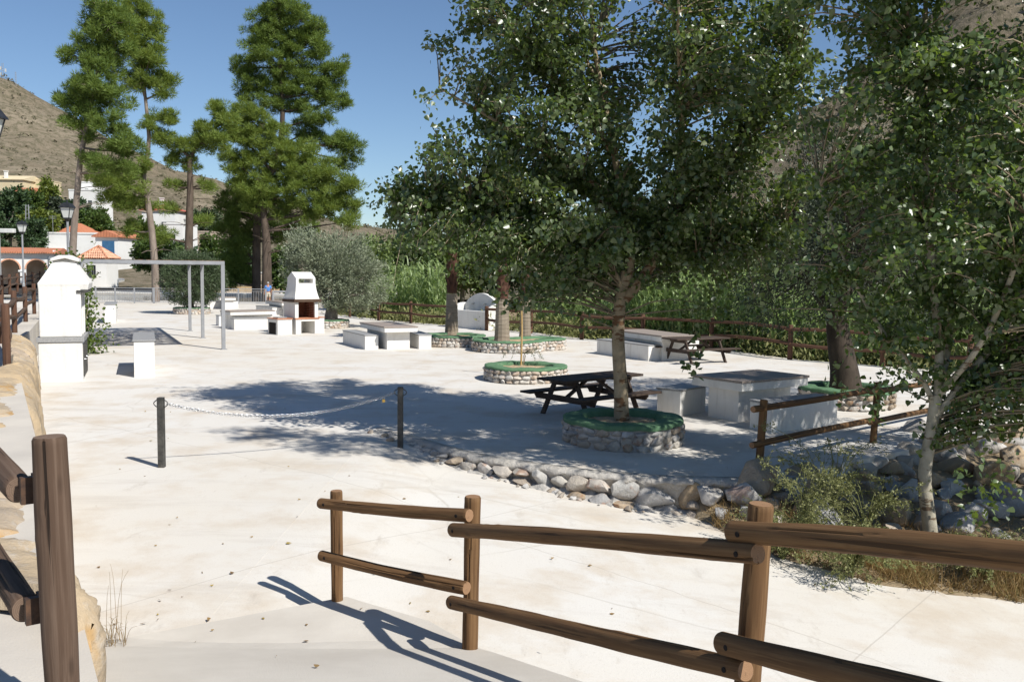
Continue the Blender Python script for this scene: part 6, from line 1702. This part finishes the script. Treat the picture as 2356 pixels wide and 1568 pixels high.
# staked sapling
b_ = at(1199, 838, .33); root = empty('sapling', b_); tag(root, 'thin sparse sapling in the staked planter', 'sapling')
st = Tubes(); Ps = []
for k in range(9):
    a = r.uniform(-.6, .6) if k < 6 else r.uniform(2.6, 3.6); ln = r.uniform(.3, .62); q = A(b_.x + .06, b_.y, b_.z)
    c_ = curve([q, q + A(.03, 0, .3), q + A(math.cos(a) * ln * .7, math.sin(a) * .2, .55 * ln + .12), q + A(math.cos(a) * ln, math.sin(a) * .3, .35 * ln)], 9)
    st.add(c_, np.linspace(.008, .002, 9), 4); Ps += [c_[i] + r.normal(size=3) * .03 for i in r.integers(3, 9, 26)]
st.build('stem', M['twig'], root)
V, F = leaf_arrays(r, np.array(Ps), r.uniform(.025, .05, len(Ps)), OVAL, spread=1.0); link('leaves', np_mesh('leaves', V, F), M['bush'], root, True)
root = empty('planter_stake', b_); tag(root, 'tall bamboo stake standing in the sapling planter', 'stake')
z1 = atd(1197, 678, b_.y).z - b_.z
MB().tube([(0, 0, -.1), (.01, 0, z1 * .5), (-.02, 0, z1)], [.026, .024, .022], 8).build('cane', M['cane'], root)
for k in range(4): MB().tube([(0, 0, z1 * (.2 + .2 * k)), (0, 0, z1 * (.2 + .2 * k) + .02)], .029, 8).build('node', M['cane'], root)
# ================================================================== RAILINGS, LAMPS, VEHICLES, PERSON, SMALL THINGS
def railing(label, a, b, h, nb_, npost, mat, group='pool railings'):
    a, b = Vector(a), Vector(b); d_ = (b - a); Lg = d_.length; d_.normalize()
    root = empty('railing', a, math.atan2(d_.y, d_.x)); tag(root, label, 'railing', group)
    MB().box(0, Lg, -.025, .025, h - .05, h).build('top_rail', mat, root)
    MB().box(0, Lg, -.02, .02, h - .20, h - .17).build('upper_rail', mat, root)
    MB().box(0, Lg, -.02, .02, .10, .14).build('bottom_rail', mat, root)
    for k in range(npost + 1):
        x = Lg * k / npost; MB().box(x - .05, x + .05, -.05, .05, -.02, h + .02).build('post', mat, root)
    me = MB().box(-.011, .011, -.011, .011, .14, h - .17).mesh('bar'); me.materials.append(mat)
    for k in range(nb_):
        o_ = link('bar', me, None, root); o_.location = (Lg * (k + .5) / nb_, 0, 0)
ra, rb = at(176, 697.5), at(353, 697.8); rc = at(612, 699.5)
railing('grey bar railing by the pool left of the pale pine trunk', (ra.x, ra.y, 0), (rb.x, rb.y, 0), 1.15, 46, 4, M['steel_grey'])
railing('darker bar railing by the pool in the pine shade', (rb.x + .06, rb.y, 0), (rc.x, rc.y, 0), 1.15, 66, 4, M['steel_grey'])
qa, qb = at(628, 699.5), at(700, 700)
root = empty('pipe_rail', qa); tag(root, 'thick grey pipe handrail beside the walking man', 'handrail')
for k in range(3):
    p_ = qa.lerp(qb, k / 2) - qa; MB().tube([p_, p_ + Vector((0, 0, .95))], .09, 10).build('post', M['steel_grey'], root)
MB().tube([Vector((0, 0, .95)), qb - qa + Vector((0, 0, .95))], .075, 10).build('rail', M['steel_grey'], root)

# low walls behind the pool and the ledge beyond the olive
def lowwall(label, u0, u1, d, z0, z1, mat, cap, th=.5, name='garden_wall'):
    a, b_ = atd(u0, 650, d), atd(u1, 650, d)
    root = empty(name, (a.x, d, z0)); tag(root, label, 'wall')
    MB().box(0, b_.x - a.x, 0, th, 0, z1 - z0).build('wall_body', mat, root)
    MB().box(-.05, b_.x - a.x + .05, -.06, th + .06, z1 - z0 + .003, z1 - z0 + .14).build('coping', cap, root)
M['ochrewall'] = m_two('ochre_masonry', (.42, .30, .17), (.52, .40, .26), 2.5, .95, .8, 5, .1, .1, 'World')
lowwall('ochre masonry wall behind the pool railing near the man', 478, 660, 99, -.2, .75, M['ochrewall'], M['walk'])
lowwall('ochre earth retaining wall left of the white van', 196, 246, 108, -.2, .95, M['ochrewall'], M['walk'])
lowwall('pale upper terrace wall behind the pine trunks', 500, 700, 112, -.2, 2.05, M['stonehouse'], M['housewhite'])
lowwall('grey concrete ledge with road edge seen between olive and palm', 690, 1036, 63, -1.5, .55, M['ramp'], M['walk'], .8)
a, b_ = atd(690, 650, 63.6), atd(1036, 650, 63.6)
root = empty('guard_rail', (a.x, 63.6, .7)); tag(root, 'dark steel guard rail on the concrete ledge', 'guard rail')
MB().box(0, b_.x - a.x, 0, .05, .02, .24).build('beam', M['steel_grey'], root)
for k in range(7): MB().box((b_.x - a.x) * k / 6 - .04, (b_.x - a.x) * k / 6 + .04, .06, .14, -.02, .24).build('post', M['steel_grey'], root)

t = NT('frosted_lantern_glass'); t.col((.62, .63, .60)); t.rough(.35); M['lampglass'] = t.m
def lamp(label, u, vtop, d, zb, wd):
    p_ = atd(u, vtop, d); H = p_.z - zb
    root = empty('street_lamp', (p_.x, d, zb)); tag(root, label, 'street lamp', 'lantern street lamps')
    hh = wd * 1.25; zt = H - .12
    MB().tube([(0, 0, 0), (0, 0, .7), (0, 0, .75), (0, 0, zt - hh - .05)], [.075, .075, .055, .045], 10).build('pole', M['steel_grey'], root)
    sq = lambda q, z: [(-q, -q, z), (q, -q, z), (q, q, z), (-q, q, z)]
    w2 = wd / 2; z0 = zt - hh
    MB().loft([sq(w2 * .45, z0), sq(w2 * .80, z0 + hh * .66)]).build('glass', M['lampglass'], root)
    fm = MB()
    for sx, sy in ((-1, -1), (1, -1), (1, 1), (-1, 1)):
        fm.tube([(sx * w2 * .47, sy * w2 * .47, z0 - .01), (sx * w2 * .83, sy * w2 * .83, z0 + hh * .67)], .014, 5)
    fm.loft([sq(w2 * .52, z0 - .03), sq(w2 * .52, z0 + .01)]); fm.loft([sq(w2 * .1, z0 - .16), sq(w2 * .42, z0 - .03)])
    fm.build('lantern_frame', M['black'], root)
    rf = MB().loft([sq(w2 * 1.02, z0 + hh * .67), sq(w2 * .98, z0 + hh * .71), sq(w2 * .62, z0 + hh * .95), sq(w2 * .3, zt)]).build('lantern_roof', M['black'], root)
    MB().tube([(0, 0, zt), (0, 0, zt + .06), (0, 0, zt + .11)], [.05, .03, .005], 6).build('finial', M['black'], rf)
lamp('lantern street lamp with dark hood standing behind the white oven', 154, 459, 35, 1.0, .46)
lamp('further lantern street lamp in front of the arcade', 50, 504, 50, 1.0, .46)
lamp('nearest lantern street lamp cut off by the left edge', -36, 222, 14.2, 1.0, .47)
def flood(label, u, vt, vb, d, side):
    p_ = atd(u, vb, d); h = atd(u, vt, d).z - p_.z
    root = empty('floodlight', p_); tag(root, label, 'floodlight')
    MB().tube([(0, 0, 0), (0, 0, h)], .05, 6).build('pole', M['steel_grey'], root)
    hd = MB().box(.1 * side if side > 0 else -1.1, 1.1 if side > 0 else -.1, -.2, .2, h - .32, h - .02).build('lamp_head', M['frame'], root, bevel=.04)
    MB().box(.0 if side > 0 else -.12, .12 if side > 0 else 0, -.05, .05, h - .2, h - .1).build('arm', M['steel_grey'], root)
flood('slim pole with pale floodlight box above the arcade corner', 112, 590, 640, 70, 1)
flood('floodlight box at the left picture edge below the trees', 2, 525, 640, 66, 1)
# roof antenna
p_ = atd(121, 500, 121); root = empty('television_antenna', (p_.x, 121, atd(121, 538, 121).z)); tag(root, 'thin television aerial on the long white building', 'antenna')
MB().tube([(0, 0, 0), (0, 0, 2.4)], .03, 5).build('mast', M['steel_grey'], root)
for k in range(3): MB().box(-.5, .5, -.02, .02, 2.0 + .16 * k, 2.03 + .16 * k).build('element', M['steel_grey'], root)

# ---- white van
def van():
    d = 126.0; p_ = atd(263, 655.5, d)
    root = empty('white_van', p_, R(8)); tag(root, 'white van parked facing the plaza beyond the pool', 'van')
    t_ = NT('white_car_paint'); t_.col((.78, .78, .78)); t_.rough(.25); t_.b.inputs['Coat Weight'].default_value = .5; WP = t_.m
    def sec(y, w0, w1, w2, z0, z1, z2): return [(-w0, y, z0), (w0, y, z0), (w1, y, z1), (w2, y, z2), (-w2, y, z2), (-w1, y, z1)]
    MB().loft([sec(0, .78, .80, .72, .32, .70, .86), sec(.25, .86, .88, .80, .28, .80, 1.02), sec(.95, .88, .90, .84, .28, .95, 1.14), sec(1.0, .88, .90, .84, .28, .95, 1.16), sec(1.75, .88, .90, .72, .28, 1.05, 1.95), sec(2.1, .88, .90, .74, .28, 1.1, 2.06), sec(4.2, .88, .90, .76, .28, 1.1, 2.06), sec(4.4, .86, .88, .72, .32, 1.1, 1.98)]).build('body', WP, root, bevel=.03)
    MB().add([(-.78, .99, 1.19), (.78, .99, 1.19), (.66, 1.68, 1.90), (-.66, 1.68, 1.90)], [(0, 1, 2, 3)]).build('windscreen', M['glass'], root)
    MB().box(-.5, .5, -.03, .02, .55, .72).build('grille', M['black'], root)
    MB().box(-.82, .82, -.08, .05, .30, .48).build('bumper', M['black'], root, bevel=.03)
    for s_ in (-1, 1):
        MB().box(s_ * .72 - .14, s_ * .72 + .14, -.02, .12, .62, .82).build('headlight', M['lampglass'], root, bevel=.03)
        MB().box(s_ * .96 - .09, s_ * .96 + .09, 1.2, 1.3, 1.2, 1.4).build('mirror', M['black'], root)
        for y in (.85, 3.4):
            w_ = MB().tube([(s_ * .90, y, .32), (s_ * .70, y, .32)], .32, 14).build('wheel', M['black'], root)
            MB().tube([(s_ * .905, y, .32), (s_ * .88, y, .32)], .18, 10).build('rim', M['frame'], w_)
        MB().add([(s_ * .893, 1.35, 1.2), (s_ * .893, 2.5, 1.2), (s_ * .80, 2.5, 1.8), (s_ * .80, 1.75, 1.8)], [(0, 1, 2, 3)]).build('side_window', M['glass'], root)
    MB().box(-.2, .2, -.085, -.081, .34, .44).build('number_plate', M['frame'], root)
van()
d = 107.0; p_ = atd(268, 664.5, d)
root = empty('rubbish_container', (p_.x, d, .12)); tag(root, 'pale grey rubbish container in front of the white van', 'container')
sq = lambda a_, b_, z: [(-a_, -b_, z), (a_, -b_, z), (a_, b_, z), (-a_, b_, z)]
MB().loft([sq(.62, .38, .14), sq(.78, .5, .98)]).build('body', M['frame'], root, bevel=.03)
MB().loft([sq(.80, .52, .985), sq(.76, .48, 1.10), sq(.5, .25, 1.17)]).build('lid', M['steel_grey'], root, bevel=.03)
for sx in (-1, 1):
    for sy in (-1, 1): MB().tube([(sx * .5, sy * .3 - .04, .07), (sx * .5, sy * .3 + .04, .07)], .07, 8).build('wheel', M['black'], root)

# ---- man walking away
def person():
    p_ = at(617, 698.5); sc = 1.66 / 1.74
    root = empty('person', p_, R(8)); root.scale = (sc, sc, sc); tag(root, 'grey haired man in blue shirt and beige shorts walking away by the railing', 'person')
    def skin(name, verts, edges, rad, mat, rootv=0):
        me = bpy.data.meshes.new(name); me.from_pydata(verts, edges, []); me.update()
        o_ = link(name, me, mat, root)
        md = o_.modifiers.new('skin', 'SKIN'); md.use_smooth_shade = True
        sv = me.skin_vertices[0].data
        for i, r_ in enumerate(rad): sv[i].radius = r_ if isinstance(r_, tuple) else (r_, r_)
        for i in range(len(verts)): sv[i].use_root = (i == rootv)
        o_.modifiers.new('sub', 'SUBSURF').levels = 1; o_.modifiers['sub'].render_levels = 2
        return o_
    t_ = NT('skin'); t_.col((.42, .20, .12)); t_.rough(.6); SK = t_.m
    t_ = NT('blue_cotton'); t_.col(t_.mix(t_.noise(t_.coord(), 9, 4), (.075, .20, .50), (.10, .26, .58))); t_.rough(.9); BL = t_.m
    t_ = NT('beige_cotton'); t_.col(t_.mix(t_.noise(t_.coord(), 9, 4), (.50, .43, .32), (.60, .53, .42))); t_.rough(.9); BE = t_.m
    t_ = NT('grey_hair'); t_.col((.34, .33, .32)); t_.rough(.8); HR = t_.m
    V = [(0, 0, .93), (0, 0, 1.12), (0, 0, 1.34), (0, .01, 1.47), (0, .02, 1.56), (0, .03, 1.66),
         (.10, 0, .90), (.115, .06, .50), (.12, .02, .10), (.12, .13, .045), (.12, .20, .035),
         (-.10, 0, .90), (-.115, -.04, .50), (-.12, -.20, .14), (-.12, -.13, .055), (-.12, -.05, .04),
         (.19, 0, 1.40), (.24, -.03, 1.12), (.26, .03, .88), (.265, .05, .81),
         (-.19, 0, 1.40), (-.25, .02, 1.12), (-.30, .05, .88), (-.31, .06, .81), (0, .135, 1.60)]
    E = [(0, 1), (1, 2), (2, 3), (3, 4), (4, 5), (0, 6), (6, 7), (7, 8), (8, 9), (9, 10), (0, 11), (11, 12), (12, 13), (13, 14), (14, 15), (2, 16), (16, 17), (17, 18), (18, 19), (2, 20), (20, 21), (21, 22), (22, 23), (4, 24)]
    Rd = [(.14, .10), (.135, .095), (.155, .10), .055, .082, .078, .085, .058, .038, .035, .025, .085, .058, .038, .035, .025, .05, .038, .027, .032, .05, .038, .027, .032, .018]
    # five fingers on each hand
    for hand, sgn in ((19, 1), (23, -1)):
        hx, hy, hz = V[hand]
        for k, (dy, ln) in enumerate(((-.028, .062), (-.009, .075), (.010, .07), (.028, .055))):
            i = len(V); V.append((hx, hy + dy, hz - .045)); V.append((hx - sgn * .012, hy + dy, hz - .045 - ln)); E += [(hand, i), (i, i + 1)]; Rd += [.0095, .008]
        i = len(V); V.append((hx - sgn * .02, hy + .045, hz - .01)); V.append((hx - sgn * .03, hy + .06, hz - .05)); E += [(hand, i), (i, i + 1)]; Rd += [.011, .009]
    skin('body', V, E, Rd, SK)
    skin('shirt', [(0, 0, .92), (0, 0, 1.12), (0, 0, 1.33), (0, .01, 1.455), (.20, 0, 1.40), (.243, -.02, 1.18), (-.20, 0, 1.40), (-.248, .01, 1.18)], [(0, 1), (1, 2), (2, 3), (2, 4), (4, 5), (2, 6), (6, 7)], [(.18, .13), (.172, .125), (.185, .125), .075, .073, .066, .073, .066], BL)
    skin('shorts', [(0, 0, .96), (0, 0, .86), (.10, .01, .80), (.113, .055, .50), (-.10, -.005, .80), (-.113, -.035, .50)], [(0, 1), (1, 2), (2, 3), (1, 4), (4, 5)], [(.165, .12), (.16, .12), .108, .092, .108, .092], BE)
    v, f = ICO2; hv = v * np.array([.088, .102, .10]) + np.array([0, .012, 1.655]); hv = hv[:, :]
    hv[:, 2] = np.maximum(hv[:, 2], 1.60 + .06 * (hv[:, 1] > .06))
    link('hair', np_mesh('hair', hv, f, True), HR, root)
    for s_ in (-1, 1): link('ear', np_mesh('ear', v * np.array([.012, .02, .032]) + np.array([s_ * .085, .025, 1.60]), f, True), SK, root)
    for cx, cy in ((.12, .11), (-.12, -.10)): link('shoe', np_mesh('shoe', v * np.array([.05, .135, .05]) + np.array([cx, cy, .045]), f, True), M['frame'], root)
person()

# ---- small things on the ground
p_ = at(69, 1347, 1.0); root = empty('bottle_cap', (p_.x, p_.y, 1.0)); tag(root, 'small red plastic bottle cap lying beside the left fence', 'bottle cap')
t = NT('red_plastic'); t.col((.62, .02, .02)); t.rough(.4)
MB().tube([(0, 0, .001), (0, 0, .016)], .016, 14).build('cap', t.m, root); MB().tube([(0, 0, .0162), (0, 0, .018)], .013, 14).build('cap_top', t.m, root)
r = np.random.default_rng(120); Pn = []
for q in range(70):
    c_ = [(-2.7, 6.9, .35, .5), (-2.2, 8.0, .9, .9), (-3.2, 9.5, 1.4, 2.0), (-5, 14, 3, 3), (.5, 9.0, 2.5, 1.5), (2.5, 8, 2, 1.2), (-2, 6.2, .5, .5), (0, 18, 5, 3), (-8, 20, 3, 2)][r.choice(9, p=[.10, .16, .16, .16, .12, .08, .06, .1, .06])]
    x, y = c_[0] + r.normal() * c_[2], c_[1] + r.normal() * c_[3]
    if x < footpos(min(max(y, 5.7), 21)) + .05: continue
    if x > -2.2 and y > 12 and y < 15.5: continue
    z = road_z(x) + .012
    if y < 7.3 and x > -2.7 and x < 1.0: z = max(z, ramp_z(y) + .012)
    Pn.append((x, y, z))
Pn = np.array(Pn)
V, F = leaf_arrays(r, Pn, r.uniform(.025, .055, len(Pn)), HEART, tip=A(0, 0, .1), spread=1.0)
V = V.reshape(-1, 6, 3); c_ = V[:, :1, :]; V[:, :, 2] = c_[:, :, 2] + np.clip((V[:, :, 2] - c_[:, :, 2]) * .35, -.008, .02); V = V.reshape(-1, 3)
o = link('leaf_litter', np_mesh('leaf_litter', V, F), M['litter']); tag(o, 'few scattered dry fallen leaves on the pale concrete', 'leaf litter', kind='stuff')
